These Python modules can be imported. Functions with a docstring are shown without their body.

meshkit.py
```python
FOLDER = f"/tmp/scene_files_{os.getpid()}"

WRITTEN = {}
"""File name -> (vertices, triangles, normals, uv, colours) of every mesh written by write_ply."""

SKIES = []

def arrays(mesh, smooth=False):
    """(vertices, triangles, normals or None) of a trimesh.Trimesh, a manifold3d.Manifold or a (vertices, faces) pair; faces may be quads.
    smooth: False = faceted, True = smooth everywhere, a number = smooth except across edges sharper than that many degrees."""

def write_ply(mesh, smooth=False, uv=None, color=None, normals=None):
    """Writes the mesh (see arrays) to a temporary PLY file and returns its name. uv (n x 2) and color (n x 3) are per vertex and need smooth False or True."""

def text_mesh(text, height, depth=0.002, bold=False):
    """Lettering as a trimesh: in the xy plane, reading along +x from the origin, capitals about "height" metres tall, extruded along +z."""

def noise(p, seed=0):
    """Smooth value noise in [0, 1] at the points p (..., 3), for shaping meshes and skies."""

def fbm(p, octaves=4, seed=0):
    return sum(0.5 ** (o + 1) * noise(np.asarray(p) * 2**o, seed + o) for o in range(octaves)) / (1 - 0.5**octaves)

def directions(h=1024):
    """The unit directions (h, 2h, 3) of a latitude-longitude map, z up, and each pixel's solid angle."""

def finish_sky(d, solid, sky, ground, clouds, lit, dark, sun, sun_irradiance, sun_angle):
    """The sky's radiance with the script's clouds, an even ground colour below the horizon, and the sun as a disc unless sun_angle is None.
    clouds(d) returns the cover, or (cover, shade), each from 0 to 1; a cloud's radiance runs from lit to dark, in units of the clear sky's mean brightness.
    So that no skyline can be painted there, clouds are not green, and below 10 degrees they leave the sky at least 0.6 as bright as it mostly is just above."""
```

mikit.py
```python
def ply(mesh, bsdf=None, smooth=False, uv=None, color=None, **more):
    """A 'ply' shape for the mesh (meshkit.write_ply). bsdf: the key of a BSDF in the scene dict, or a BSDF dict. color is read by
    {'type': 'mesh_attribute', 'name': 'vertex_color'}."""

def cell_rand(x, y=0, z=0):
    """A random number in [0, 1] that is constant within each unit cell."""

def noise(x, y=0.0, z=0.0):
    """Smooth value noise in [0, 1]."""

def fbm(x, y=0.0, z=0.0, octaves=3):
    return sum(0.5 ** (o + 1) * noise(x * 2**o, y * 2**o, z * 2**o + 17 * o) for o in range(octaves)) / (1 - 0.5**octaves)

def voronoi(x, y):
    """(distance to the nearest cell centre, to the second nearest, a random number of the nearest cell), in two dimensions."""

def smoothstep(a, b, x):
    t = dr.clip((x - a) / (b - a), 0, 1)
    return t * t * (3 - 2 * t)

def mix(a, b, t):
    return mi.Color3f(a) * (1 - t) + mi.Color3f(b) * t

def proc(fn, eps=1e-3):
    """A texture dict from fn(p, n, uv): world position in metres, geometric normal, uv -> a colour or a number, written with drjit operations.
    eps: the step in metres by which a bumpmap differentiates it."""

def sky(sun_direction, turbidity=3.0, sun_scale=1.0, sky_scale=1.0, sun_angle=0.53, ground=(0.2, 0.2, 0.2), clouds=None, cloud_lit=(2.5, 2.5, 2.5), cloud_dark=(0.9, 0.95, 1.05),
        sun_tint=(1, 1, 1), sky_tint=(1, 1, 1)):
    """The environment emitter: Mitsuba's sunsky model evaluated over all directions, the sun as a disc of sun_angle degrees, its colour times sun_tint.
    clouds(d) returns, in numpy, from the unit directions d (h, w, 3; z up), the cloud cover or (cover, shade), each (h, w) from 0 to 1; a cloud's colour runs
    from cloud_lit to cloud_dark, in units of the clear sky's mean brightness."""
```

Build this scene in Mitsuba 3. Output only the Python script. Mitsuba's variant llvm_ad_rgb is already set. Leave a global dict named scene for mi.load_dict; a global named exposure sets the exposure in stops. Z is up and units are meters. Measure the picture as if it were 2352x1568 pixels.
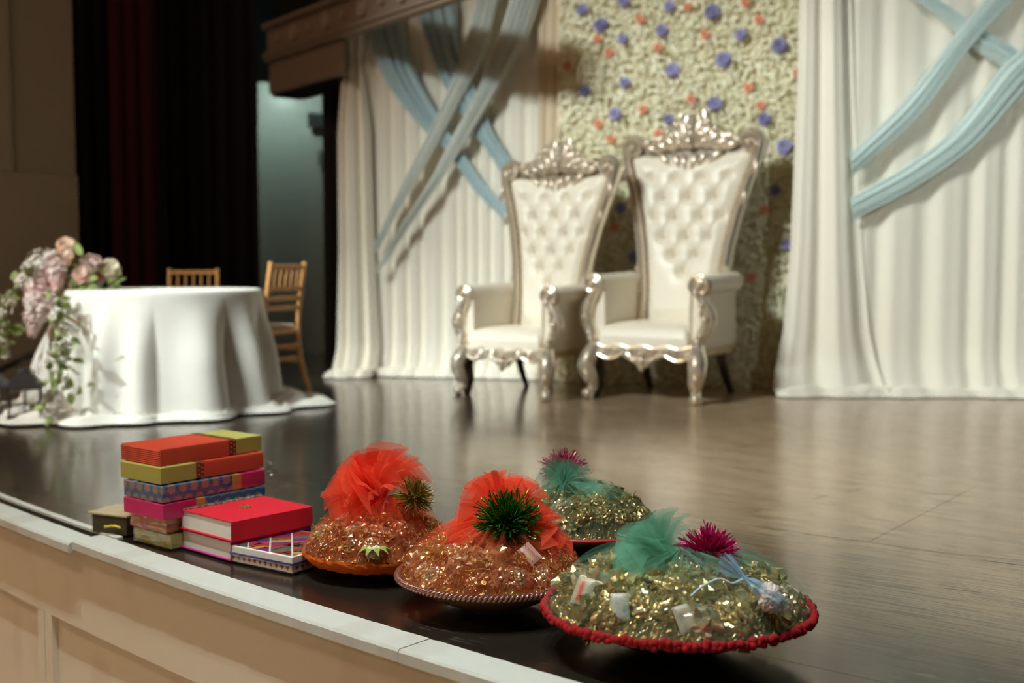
import math, random
import numpy as np, trimesh, mitsuba as mi, drjit as dr, mikit
from mikit import proc, noise, fbm, smoothstep, mix
from meshkit import noise as npnoise, fbm as npfbm
from shapely.geometry import Polygon, box as sbox
from shapely import affinity
T = mi.ScalarTransform4f
scene, labels = {}, {}
# ------------------------------------------------------------------ camera, light, exposure
exposure = 0.0
PITCH = math.radians(3.757)
scene['camera'] = {'type': 'thinlens', 'fov': 47.86, 'fov_axis': 'x', 'aperture_radius': 0.0105, 'focus_distance': 3.07, 'near_clip': 0.05, 'far_clip': 80.0,
                   'to_world': T().look_at(origin=[0, 0, 0.9], target=[0, math.cos(PITCH), 0.9 - math.sin(PITCH)], up=[0, 0, 1])}
def spot(key, pos, target, color, power, cutoff, beam):
    scene[key] = {'type': 'spot', 'to_world': T().look_at(origin=pos, target=target, up=[0, 0.1, 1]), 'cutoff_angle': cutoff, 'beam_width': beam,
                  'intensity': {'type': 'rgb', 'value': [c * power for c in color]}}
COOL = (0.91, 1.0, 0.945)
WARM = (1.0, 0.75, 0.52)
for i in range(7):                                                                # key: a bar of seven spots, front left of house
    spot(f'stage_spot_{i + 1:03d}', [-5.0 + .20 * (i - 3), 1.4 - .20 * (i - 3), 6.0 + .09 * ((i * 3) % 7 - 3)], [1.3, 7.6, 0.3], COOL, 40.5, 21.5, 12.5)
spot('side_spot', [4.6, -1.5, 5.6], [3.9, 7.9, 1.6], (0.90, 1.0, 0.94), 84.0, 13, 7)  # added spot to brighten the right hand drapes
for i, (x, y) in enumerate(((-1.95, 2.75), (-1.15, 2.05), (-.25, 1.35))):          # one downlight at the stage edge, two more added for glints on the baskets
    spot(f'edge_spot_{i + 1:03d}', [x, y, 5.6], [x + .95, y + 1.0, 0.0], (0.90, 1.0, 0.95), 34.0, 30, 16)
scene['wing_lamp'] = {'type': 'point', 'position': [-2.25, 11.1, 2.70], 'intensity': {'type': 'rgb', 'value': [1.5, 2.0, 1.8]}}
scene['wing_lamp_001'] = {'type': 'point', 'position': [-2.6, 12.6, 3.2], 'intensity': {'type': 'rgb', 'value': [0.5, 0.8, 0.7]}}  # added lamp without a known source, lifts the teal wing ceiling
HALL_FILL = 28.0  # strength of the unseen ceiling lamps added for warm fill
spot('table_spot', [-6.8, 3.5, 4.7], [-2.4, 7.2, 0.6], COOL, 118.0, 13, 8)             # side light on the white table

# ------------------------------------------------------------------ helpers
def nrm(v): v = np.asarray(v, float); return v / (np.linalg.norm(v) + 1e-12)
taken = set()
def thing(name, label, cat, group=None):
    k = numbered_free(name); labels[k] = {'label': label, 'category': cat}
    if group: labels[k]['group'] = group
    return k
def numbered_free(name):
    k, i = name, 0
    while k in taken: i += 1; k = f'{name}_{i:03d}'
    taken.add(k); return k
def struct(name):
    taken.add(name); labels[name] = {'kind': 'structure'}; return name
def part(parent, name, shape, label=None, kind=None, to_world=None):
    k = numbered_free((parent + '__' if parent else '') + name)
    scene[k] = shape if to_world is None else {**shape, 'to_world': to_world}
    d = {}
    if label: d['label'] = label
    if kind: d['kind'] = kind
    if d: labels[k] = {**labels.get(k, {}), **d}
    return k
def put(key, shape): scene[key] = shape
def ply(mesh, bsdf, smooth=False, uv=None, col=None):
    if col is not None and smooth is not False and smooth is not True:
        mesh = trimesh.graph.smooth_shade(mesh, angle=math.radians(smooth), facet_minarea=None); smooth = True
    if col is not None:
        v = mesh.vertices if hasattr(mesh, 'vertices') else mesh[0]
        c = np.asarray(col, float)
        if c.ndim == 1: c = np.tile(c, (len(v), 1))
        return mikit.ply(mesh, bsdf, smooth=smooth, uv=uv, color=c)
    return mikit.ply(mesh, bsdf, smooth=smooth, uv=uv)
def tm(v, f): return trimesh.Trimesh(np.asarray(v, float), np.asarray(f, int), process=False)
def cat(ms): return trimesh.util.concatenate([m for m in ms if m is not None])
def gridfaces(nu, nv, closed_u=False):
    f = []
    mu = nu if closed_u else nu - 1
    i, j = np.meshgrid(np.arange(mu), np.arange(nv - 1), indexing='ij')
    a = i * nv + j; b = ((i + 1) % nu) * nv + j
    return np.concatenate([np.stack([a, b, b + 1], -1).reshape(-1, 3), np.stack([a, b + 1, a + 1], -1).reshape(-1, 3)])
def grid(P, closed_u=False):
    P = np.asarray(P, float); return tm(P.reshape(-1, 3), gridfaces(P.shape[0], P.shape[1], closed_u))
def cbox(sx, sy, sz, c=0.004, center=(0, 0, 0)):
    pts = []
    for x in (-1, 1):
        for y in (-1, 1):
            for z in (-1, 1):
                X, Y, Z = x * sx / 2, y * sy / 2, z * sz / 2
                pts += [(X - x * c, Y - y * c * .0, Z - z * c * .0) if False else (X - x * c, Y - y * c, Z), (X - x * c, Y, Z - z * c), (X, Y - y * c, Z - z * c)]
    m = trimesh.Trimesh(np.array(pts)).convex_hull
    m.apply_translation(center); return m
def tube(path, r, n=8, caps=True, squash=None):
    path = np.asarray(path, float); k = len(path); r = np.broadcast_to(np.asarray(r, float), (k,))
    t = np.gradient(path, axis=0); t /= np.linalg.norm(t, axis=1, keepdims=True) + 1e-12
    u = np.cross(t[0], [0, 0, 1] if abs(t[0][2]) < .9 else [1, 0, 0]); u = nrm(u)
    P = np.zeros((k, n, 3)); a = np.arange(n) * 2 * np.pi / n
    for i in range(k):
        u = nrm(u - t[i] * np.dot(u, t[i])); w = np.cross(t[i], u)
        P[i] = path[i] + r[i] * (np.cos(a)[:, None] * u + np.sin(a)[:, None] * w)
    v = P.reshape(-1, 3); i, j = np.meshgrid(np.arange(k - 1), np.arange(n), indexing='ij')
    A = i * n + j; B = i * n + (j + 1) % n
    f = np.concatenate([np.stack([A, B, B + n], -1).reshape(-1, 3), np.stack([A, B + n, A + n], -1).reshape(-1, 3)])
    if caps:
        v = np.vstack([v, path[0], path[-1]]); c0, c1 = len(v) - 2, len(v) - 1; j = np.arange(n)
        f = np.vstack([f, np.stack([(j + 1) % n, j, j * 0 + c0], 1), np.stack([(k - 1) * n + j, (k - 1) * n + (j + 1) % n, j * 0 + c1], 1)])
    return tm(v, f)
def lathe(prof, n=48, ripple=None):
    prof = np.asarray(prof, float); a = np.arange(n) * 2 * np.pi / n
    P = np.stack([prof[None, :, 0] * np.cos(a)[:, None], prof[None, :, 0] * np.sin(a)[:, None], np.tile(prof[None, :, 1], (n, 1))], -1)
    return grid(P, True)
def ball(c, r, sub=2, scale=(1, 1, 1)):
    m = trimesh.creation.icosphere(sub, r); m.apply_scale(scale); m.apply_translation(c); return m
def bez(pts, n=20):
    """Catmull-Rom through the points"""
    p = np.asarray(pts, float); p = np.vstack([2 * p[0] - p[1], p, 2 * p[-1] - p[-2]]); out = []
    m = len(p) - 3
    for k in range(n):
        s = k / (n - 1) * m; i = min(int(s), m - 1); t = s - i
        a, b, c, d = p[i:i + 4]
        out.append(.5 * (2 * b + (c - a) * t + (2 * a - 5 * b + 4 * c - d) * t * t + (3 * b - a - 3 * c + d) * t ** 3))
    return np.array(out)
def interp(x, xs, ys): return np.interp(x, xs, ys)
def rotz(m, deg, loc=(0, 0, 0)):
    m = m.copy(); m.apply_transform(trimesh.transformations.rotation_matrix(math.radians(deg), [0, 0, 1])); m.apply_translation(loc); return m
def ext(poly, d): return trimesh.creation.extrude_polygon(poly, d, engine='earcut')
def sm(a, b, x): t = np.clip((x - a) / (b - a), 0, 1); return t * t * (3 - 2 * t)

# ------------------------------------------------------------------ materials
def rgb(*c): return {'type': 'rgb', 'value': list(c)}
VC = {'type': 'mesh_attribute', 'name': 'vertex_color'}
def prin(base, rough=.6, metal=0., two=True, **k):
    b = {'type': 'principled', 'base_color': base if isinstance(base, dict) else rgb(*base), 'roughness': rough, 'metallic': metal, **k}
    return {'type': 'twosided', 'bsdf': b} if two else b
scene['matte'] = prin(VC, .75, specular=.25)
scene['satin'] = prin(VC, .38, specular=.5)
scene['foil'] = prin(VC, .20, .85, specular=.8)
scene['tinsel_foil'] = prin(VC, .26, .6, specular=.7)
scene['silver'] = prin((.90, .82, .69), .20, .78, specular=.6)
scene['leather'] = prin((.76, .705, .605), .38, specular=.5)
scene['cloth_cream'] = prin((.82, .79, .705), .75, specular=.2, sheen=.3)
scene['cloth_white'] = prin((.83, .83, .79), .6, specular=.25, sheen=.3)
scene['cloth_blue'] = prin((.41, .53, .57), .65, specular=.25, sheen=.3)
scene['cloth_grey_blue'] = prin((.66, .70, .68), .65, specular=.25, sheen=.3)
scene['wood_gold'] = prin((.70, .36, .13), .38, specular=.45)
scene['leaf'] = {'type': 'twosided', 'bsdf': {'type': 'principled', 'base_color': VC, 'roughness': .6, 'specular': .3}}
scene['clear_film'] = {'type': 'thindielectric', 'int_ior': 1.5}
def netting(color, lo, hi, seed, reach):
    # a net's cover grows towards its tie (uv.y = 0 at the tie, 1 at the rim) as its folds gather
    def cover(p, n, uv):
        f = fbm(uv.x * 70.0 + seed, uv.y * 5.0, 0.0, 2)
        k = mi.Float(hi) * (1 - smoothstep(0.0, reach, uv.y)) + mi.Float(lo) * smoothstep(0.0, reach, uv.y)
        return dr.clip(k * (0.45 + 1.1 * f), 0.03, 0.97)
    return {'type': 'mask', 'opacity': proc(cover), 'bsdf': {'type': 'principledthin', 'base_color': rgb(*color), 'roughness': .8, 'diff_trans': .9, 'spec_trans': 0.0, 'eta': 1.3}}
scene['net_red'] = netting((.95, .15, .075), .12, .78, 3., .75)
scene['net_green'] = netting((.26, .60, .45), .07, .46, 11., .6)
scene['net_blue'] = netting((.42, .62, .80), .42, .8, 5., .5)

GR = math.radians(-36)
gx, gy = math.cos(GR), math.sin(GR)
SCR = [(0.85, 4.148, 2.6, 5.62, 0.006), (0.98, 3.824, 2.4, 2.955, 0.005), (0.62, 3.163, 1.05, 3.534, 0.003), (1.05, 3.534, 1.12, 3.882, 0.003), (1.15, 2.839, 1.45, 3.036, 0.003), (1.3, 3.36, 1.36, 3.708, 0.0025), (0.7, 2.989, 0.86, 3.036, 0.0025), (0.45, 3.963, 0.8, 4.044, 0.004), (1.2, 2.665, 1.28, 2.897, 0.003), (1.6, 4.519, 1.75, 4.496, 0.006), (1.02, 3.198, 1.06, 3.192, 0.008), (1.22, 3.186, 1.3, 3.14, 0.006), (0.97, 2.665, 1.0, 2.648, 0.008), (1.4, 3.499, 1.52, 3.43, 0.004)]
def floor_wear_shade(p):
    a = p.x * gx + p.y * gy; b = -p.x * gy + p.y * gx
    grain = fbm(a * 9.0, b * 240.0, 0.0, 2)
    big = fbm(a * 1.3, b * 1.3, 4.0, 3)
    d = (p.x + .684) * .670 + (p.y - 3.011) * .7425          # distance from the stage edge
    wear_shade = smoothstep(.35, 2.4, d + .9 * (big - .5)) * smoothstep(-.5, 1.6, p.x + .8 * (big - .5))  # worn wood; the dark front edge also paints in shade around the baskets
    return grain, big, wear_shade
def scratches(p):
    m = mi.Float(0)
    wob = .03 * (noise(p.x * 6, p.y * 6) - .5)
    for x0, y0, x1, y1, w in SCR:
        dx, dy = x1 - x0, y1 - y0; L2 = dx * dx + dy * dy
        t = dr.clip(((p.x - x0) * dx + (p.y - y0) * dy) / L2, 0, 1)
        q = dr.sqrt(dr.square(p.x - x0 - t * dx + wob) + dr.square(p.y - y0 - t * dy + wob))
        m = dr.maximum(m, 1 - smoothstep(w * .3, w, q))
    brk = smoothstep(.3, .55, noise(p.x * 14, p.y * 14, 3.))
    return m * (.35 + .65 * brk)
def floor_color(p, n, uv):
    g, b, w = floor_wear_shade(p)
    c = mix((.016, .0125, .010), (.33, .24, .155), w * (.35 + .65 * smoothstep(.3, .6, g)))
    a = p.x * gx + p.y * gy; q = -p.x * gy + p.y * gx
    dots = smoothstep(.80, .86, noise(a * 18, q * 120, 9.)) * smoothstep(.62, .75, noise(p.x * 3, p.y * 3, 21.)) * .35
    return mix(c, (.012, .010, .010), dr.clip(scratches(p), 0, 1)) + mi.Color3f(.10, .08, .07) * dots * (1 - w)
def floor_rough(p, n, uv):
    g, b, w = floor_wear_shade(p)
    return .13 + .06 * g + .06 * w + .45 * scratches(p)
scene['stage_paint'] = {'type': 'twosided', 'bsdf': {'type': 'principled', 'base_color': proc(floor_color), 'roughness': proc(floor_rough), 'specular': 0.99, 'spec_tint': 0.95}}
def paint_color(p, n, uv):
    s = p.x * .7425 - p.y * .670
    f = fbm(p.x * 9, p.y * 9, p.z * 9, 3); st = smoothstep(.62, .8, fbm(s * 6, p.z * 2.0, 2.0, 2))
    return mix((.56, .59, .56), (.48, .46, .42), .25 * f + .4 * st)
scene['cream_paint'] = prin(proc(paint_color), .5, specular=.35)
def riser_light_tint(p, n, uv): return paint_color(p, n, uv) * mi.Color3f(1.24, 1.08, .96)  # nosing paint tinted, warmer light on the riser face put into the colour
scene['riser_warm_lit'] = prin(proc(riser_light_tint), .5, specular=.35)
scene['wall_paint'] = prin((.33, .27, .205), .8, specular=.1)
scene['wall_dark'] = prin((.012, .013, .013), .9, specular=.1)
scene['beam_paint'] = prin((.20, .145, .11), .7, specular=.2)
scene['hall_paint'] = prin((.50, .38, .26), .9, specular=.1)

# ------------------------------------------------------------------ stage, built along the gently bowed stage edge
EC = np.array([-0.684, 3.011]); ET = nrm([.7425, -.670]); EM = np.array([ET[1], -ET[0]])   # tangent, outward normal (towards the hall)
RAD = 26.0
def edge(s, off=0.0, z=0.0):
    a = s / RAD; c = EC - EM * RAD
    r = RAD + off
    d = math.cos(a) * EM + math.sin(a) * ET
    q = c + d * r; return np.array([q[0], q[1], z])
def edge_band(s0, s1, prof, step=.08, jitter=0.0, seed=0):
    """closed profile (off, z) swept along the edge"""
    n = max(2, int((s1 - s0) / step) + 1); ss = np.linspace(s0, s1, n); prof = np.asarray(prof, float); k = len(prof)
    P = np.array([[edge(s, o, z) for (o, z) in prof] for s in ss])
    if jitter:
        q = np.stack([np.repeat(ss[:, None], k, 1) * 30, np.tile(np.arange(k) * 7.3, (n, 1)), np.zeros((n, k))], -1)
        P = P + (npfbm(q, 3, seed)[..., None] - .5) * jitter
    v = P.reshape(-1, 3); f = []
    i, j = np.meshgrid(np.arange(n - 1), np.arange(k), indexing='ij'); A = i * k + j; B = i * k + (j + 1) % k
    f = np.concatenate([np.stack([A, A + k, B + k], -1).reshape(-1, 3), np.stack([A, B + k, B], -1).reshape(-1, 3)])
    v = np.vstack([v, P[0].mean(0), P[-1].mean(0)]); j = np.arange(k)
    f = np.vstack([f, np.stack([j, (j + 1) % k, j * 0 + len(v) - 2], 1), np.stack([(n - 1) * k + (j + 1) % k, (n - 1) * k + j, j * 0 + len(v) - 1], 1)])
    return tm(v, f)
# plywood deck: sheets clipped to the bowed edge
struct('floor')
deck = Polygon([tuple(edge(s, -.107)[:2]) for s in np.linspace(-9, 8, 80)] + [tuple((EC + ET * 8 - EM * 13)), tuple((EC - ET * 9 - EM * 13))])
sheet_o = np.array([1.16, 3.71]); sa = -37.5
for i in range(-6, 6):
    for j in range(-3, 9):
        x0 = i * 2.44 + (1.22 if j % 2 else 0) ; y0 = j * 1.22
        r = affinity.translate(affinity.rotate(sbox(x0 + .001, y0 + .001, x0 + 2.439, y0 + 1.219), sa, origin=(0, 0)), *sheet_o)
        c = r.intersection(deck)
        if c.is_empty or c.area < .01: continue
        if hasattr(c, 'geoms'): c = max(c.geoms, key=lambda g: g.area)
        cy = c.centroid
        if cy.y < .5 or abs(cy.x) > 9: continue
        m = ext(c.simplify(.0005), .03); m.apply_translation([0, 0, -.03])
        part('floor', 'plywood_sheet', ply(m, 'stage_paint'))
sub = ext(deck, .05); sub.apply_translation([0, 0, -.0815]); part('floor', 'subfloor', ply(sub, 'wall_dark'))
# nosing boards
def nosing(s0, s1, o0=-.105, o1=.0, zt=.006, seed=0):
    return edge_band(s0, s1, [(o0, zt - .034), (o0, zt), (o1 - .006, zt), (o1, zt - .006), (o1, zt - .030), (o1 - .005, zt - .034)], .012, .0016, seed)
struct('trim_1'); put('trim_1', ply(nosing(-8.5, -1.038, -.085, .012, -.004, 1), 'cream_paint'))
struct('trim_2'); put('trim_2', ply(nosing(-1.035, .556, seed=2), 'cream_paint'))
struct('trim_3'); put('trim_3', ply(nosing(.559, 7.5, -.105, .001, .0055, seed=3), 'cream_paint'))
struct('trim_4'); put('trim_4', ply(edge_band(-8.5, -.95, [(-.135, -.03), (-.135, .008), (-.110, .008), (-.110, -.03)], .02, .0015, 4), 'cream_paint'))
# riser face below: top rail, stiles, recessed panels
w = struct('wall_front')
part(w, 'backing', ply(edge_band(-8.5, 7.5, [(-.13, -1.0), (-.13, -.03), (-.055, -.03), (-.055, -1.0)], .1), 'riser_warm_lit'))
part(w, 'top_rail', ply(edge_band(-8.5, 7.5, [(-.055, -.305), (-.055, -.028), (-.032, -.028), (-.032, -.302), (-.035, -.305)], .1, .0015, 5), 'riser_warm_lit'))
part(w, 'bottom_rail', ply(edge_band(-8.5, 7.5, [(-.055, -1.0), (-.055, -.86), (-.032, -.86), (-.032, -1.0)], .1), 'riser_warm_lit'))
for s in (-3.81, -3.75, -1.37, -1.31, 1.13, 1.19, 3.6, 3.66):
    part(w, 'stile', ply(edge_band(s - .027, s + .027, [(-.055, -.86), (-.055, -.305), (-.032, -.305), (-.032, -.86)], .054), 'riser_warm_lit'))
# hall and stage shell (behind the camera and around the stage)
def quad(pts, bsdf): return ply(tm(pts, [[0, 1, 2], [0, 2, 3]]), bsdf)
def PS(s, m, z): q = EC + ET * s + EM * m; return [q[0], q[1], z]
def slab(a, b, t, z0, z1):
    a, b = np.array(a, float), np.array(b, float); d = nrm(b - a); n = np.array([-d[1], d[0]]) * t
    return ext(Polygon([a, b, b + n, a + n]), z1 - z0).apply_translation([0, 0, z0])
def hw(name, a, b, z0, z1, bsdf):
    put(struct(name), ply(slab(PS(*a, 0)[:2], PS(*b, 0)[:2], .1, z0, z1), bsdf))
put(struct('hall_floor'), ply(ext(Polygon([PS(-9, -.1, 0)[:2], PS(8, -.1, 0)[:2], PS(8, 13, 0)[:2], PS(-9, 13, 0)[:2]]), .1).apply_translation([0, 0, -1.1]), 'hall_paint'))
put(struct('hall_ceiling'), ply(ext(Polygon([PS(-9, -13, 0)[:2], PS(8, -13, 0)[:2], PS(8, 13, 0)[:2], PS(-9, 13, 0)[:2]]), .1).apply_translation([0, 0, 6.6]), 'hall_paint'))
hw('wall_back', (-9, 13), (8, 13), -1, 6.7, 'hall_paint')
hw('wall_hall_right', (8, 13), (8, 0), -1, 6.7, 'hall_paint')
hw('wall_hall_left', (-9, 0), (-9, 13), -1, 6.7, 'hall_paint')
hw('wall_stage_right', (8, 0), (8, -13), -1, 6.7, 'wall_dark')
hw('wall_stage_left', (-9, -13), (-9, 0), -1, 6.7, 'wall_dark')
hw('wall_stage_rear', (8, -13), (-9, -13), -1, 6.7, 'wall_dark')
scene['ceiling_paint'] = prin((.05, .085, .08), .8, specular=.1)
put(struct('ceiling'), ply(ext(Polygon([(-7.5, 10.9), (-.3, 10.9), (-.3, 15.5), (-7.5, 15.5)]), .1).apply_translation([0, 0, 4.1]), 'ceiling_paint'))
for s in (-6.2, -2.2):
    for m in (3.5, 8.5):
        k = thing('hall_fill_lamp', f"added warm square fill lamp in the hall ceiling, {'left' if s < -4 else 'right'} of the {'row nearest the stage' if m < 5 else 'back row'}", 'ceiling lamp', 'added hall fill lamps')
        q = PS(s, m, 6.58)
        part(k, 'frame', ply(cbox(1.1, 1.1, .03, .005, [q[0], q[1], 6.595]), 'matte', col=(.5, .45, .4)))
        d = tm([[q[0] - .5, q[1] - .5, 6.575], [q[0] - .5, q[1] + .5, 6.575], [q[0] + .5, q[1] + .5, 6.575], [q[0] + .5, q[1] - .5, 6.575]], [[0, 1, 2], [0, 2, 3]])
        part(k, 'diffuser', {**mikit.ply(d, 'wall_dark'), 'emitter': {'type': 'area', 'radiance': rgb(*[HALL_FILL * c for c in WARM])}})

# ------------------------------------------------------------------ left side of the stage
U = nrm([.598, -.801]); V = nrm([.675, .738])          # the hall's two directions
def wallbox(p, d, length, thick, z0, z1):
    p = np.array(p, float); d = np.array(d, float); n = np.array([-d[1], d[0]])
    return slab(p, p + d * length, thick, z0, z1)
wl = struct('wall_left')
c0 = np.array([-3.566, 9.5])
part(wl, 'upper_wall', ply(slab(c0, c0 - V * 3.5, -.25, 1.63, 3.9), 'wall_paint'))
part(wl, 'lower_wall', ply(slab(c0 + np.array([V[1], -V[0]]) * .03, c0 - V * 3.5 + np.array([V[1], -V[0]]) * .03, -.28, 0, 1.635), 'wall_paint'))
part(wl, 'pilaster', ply(slab(c0 - V * .535 + np.array([V[1], -V[0]]) * .04, c0 - V * 1.2 + np.array([V[1], -V[0]]) * .04, -.05, 1.635, 3.9), 'wall_paint'))
def pleat_curve(u, lam, seed, sharp=.35):
    w = u / lam + 1.3 * npfbm(np.stack([u * 1.7 / (lam * 6), u * 0 + seed, u * 0], -1), 2, seed)
    return np.sin(2 * np.pi * w) + sharp * np.sin(4 * np.pi * w + 1.0) + .5 * (npnoise(np.stack([u / lam * .35, u * 0 + 9 + seed, u * 0], -1), seed) - .5) * 2
def drape(p0, p1, h, lam, amp, seed, puddle=.0, top_gather=0.0, nu=260, nv=60, shape=None, z_floor=.004):
    """pleated cloth from p0 to p1 (xy), front on the right-hand side of p0->p1"""
    p0, p1 = np.array(p0, float), np.array(p1, float); L = np.linalg.norm(p1 - p0); d = (p1 - p0) / L; n = np.array([d[1], -d[0]])
    u = np.linspace(0, L, nu); nfl = 14 if puddle > 0 else 0
    rows = [('w', t) for t in np.linspace(1, 0, nv)] + [('f', t) for t in np.linspace(0, 1, nfl + 1)[1:]] if nfl else [('w', t) for t in np.linspace(1, 0, nv)]
    P = np.zeros((nu, len(rows), 3)); pl = pleat_curve(u, lam, seed)
    for j, (kind, t) in enumerate(rows):
        uu = u.copy()
        if kind == 'w':
            z = z_floor + .03 * bool(nfl) + t * (h - z_floor)
            a = amp * (.65 + .5 * (1 - t)) * (1 - .5 * top_gather * t)
            off = pl * a + (sm(.09, 0, np.array(t)) ** 2) * puddle * .35 + .012 * (npnoise(np.stack([u * 5, u * 0 + t * 3, u * 0], -1), seed + 5) - .5)
            if shape: uu, off = shape(u, t, off, L)
            q = p0 + uu[:, None] * d + off[:, None] * n; P[:, j, :2] = q; P[:, j, 2] = z
        else:
            a = amp * 1.15
            wr = npfbm(np.stack([u * 7, u * 0 + t * 2.2, u * 0 + seed], -1), 3, seed)
            reach = puddle * (.7 + .6 * npnoise(np.stack([u * 2.5, u * 0 + 3, u * 0], -1), seed + 2))
            off = pl * a * (1 - .5 * t) + puddle * .35 + reach * .65 * t
            z = z_floor + .03 * (1 - t) ** 1 + (.085 * wr * math.sin(math.pi * min(1, t * 1.0)) ) + .004
            if shape: uu, off = shape(u, 0, off, L)
            q = p0 + uu[:, None] * d + off[:, None] * n; P[:, j, :2] = q; P[:, j, 2] = np.maximum(z, z_floor)
    return grid(P)
BLK = (.010, .010, .013)
k = thing('wing_curtain', 'black pleated wing curtain hanging beside the brown wall', 'curtain')
put(k, ply(drape((-3.78, 9.99), (-3.05, 10.25), 3.85, .16, .03, 1, nu=120, nv=20), 'matte', smooth=True, col=BLK))
k = thing('house_curtain', 'dark maroon pleated curtain, its lit edge showing between two black curtains', 'curtain')
put(k, ply(drape((-3.42, 9.92), (-3.06, 10.08), 3.85, .13, .035, 2, nu=90, nv=20), 'matte', smooth=True, col=(.05, .006, .010)))
k = thing('masking_curtain', 'wide black masking curtain across the dark wing behind the wooden chairs', 'curtain')
put(k, ply(drape((-3.25, 10.78), (-2.36, 10.83), 3.85, .17, .03, 3, nu=120, nv=20), 'matte', smooth=True, col=BLK))
k = thing('black_leg_curtain', 'narrow black curtain hanging between the lit backstage door and the cream drapes', 'curtain')
put(k, ply(drape((-1.715, 10.43), (-1.20, 10.14), 2.46, .14, .025, 4, nu=80, nv=20), 'matte', smooth=True, col=BLK))
# backstage door, pale and lit from above
d1 = struct('door_1'); dp0, dp1 = np.array([-2.78, 11.75]), np.array([-1.75, 11.9])
part(d1, 'leaf', ply(slab(dp0, dp1, .05, 0, 2.75), 'satin', smooth=False, col=(.30, .33, .30)))
dd = nrm(dp1 - dp0); dn = np.array([dd[1], -dd[0]])
part(d1, 'closer', ply(slab(np.array([-2.06, 11.79]), np.array([-1.78, 11.83]), -.06, 2.29, 2.43), 'matte', col=(.02, .02, .02)), 'dark box near the top')
part(d1, 'hook', ply(slab(np.array([-1.97, 11.82]), np.array([-1.82, 11.84]), -.05, 1.92, 2.06), 'matte', col=(.10, .11, .10)))
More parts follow.
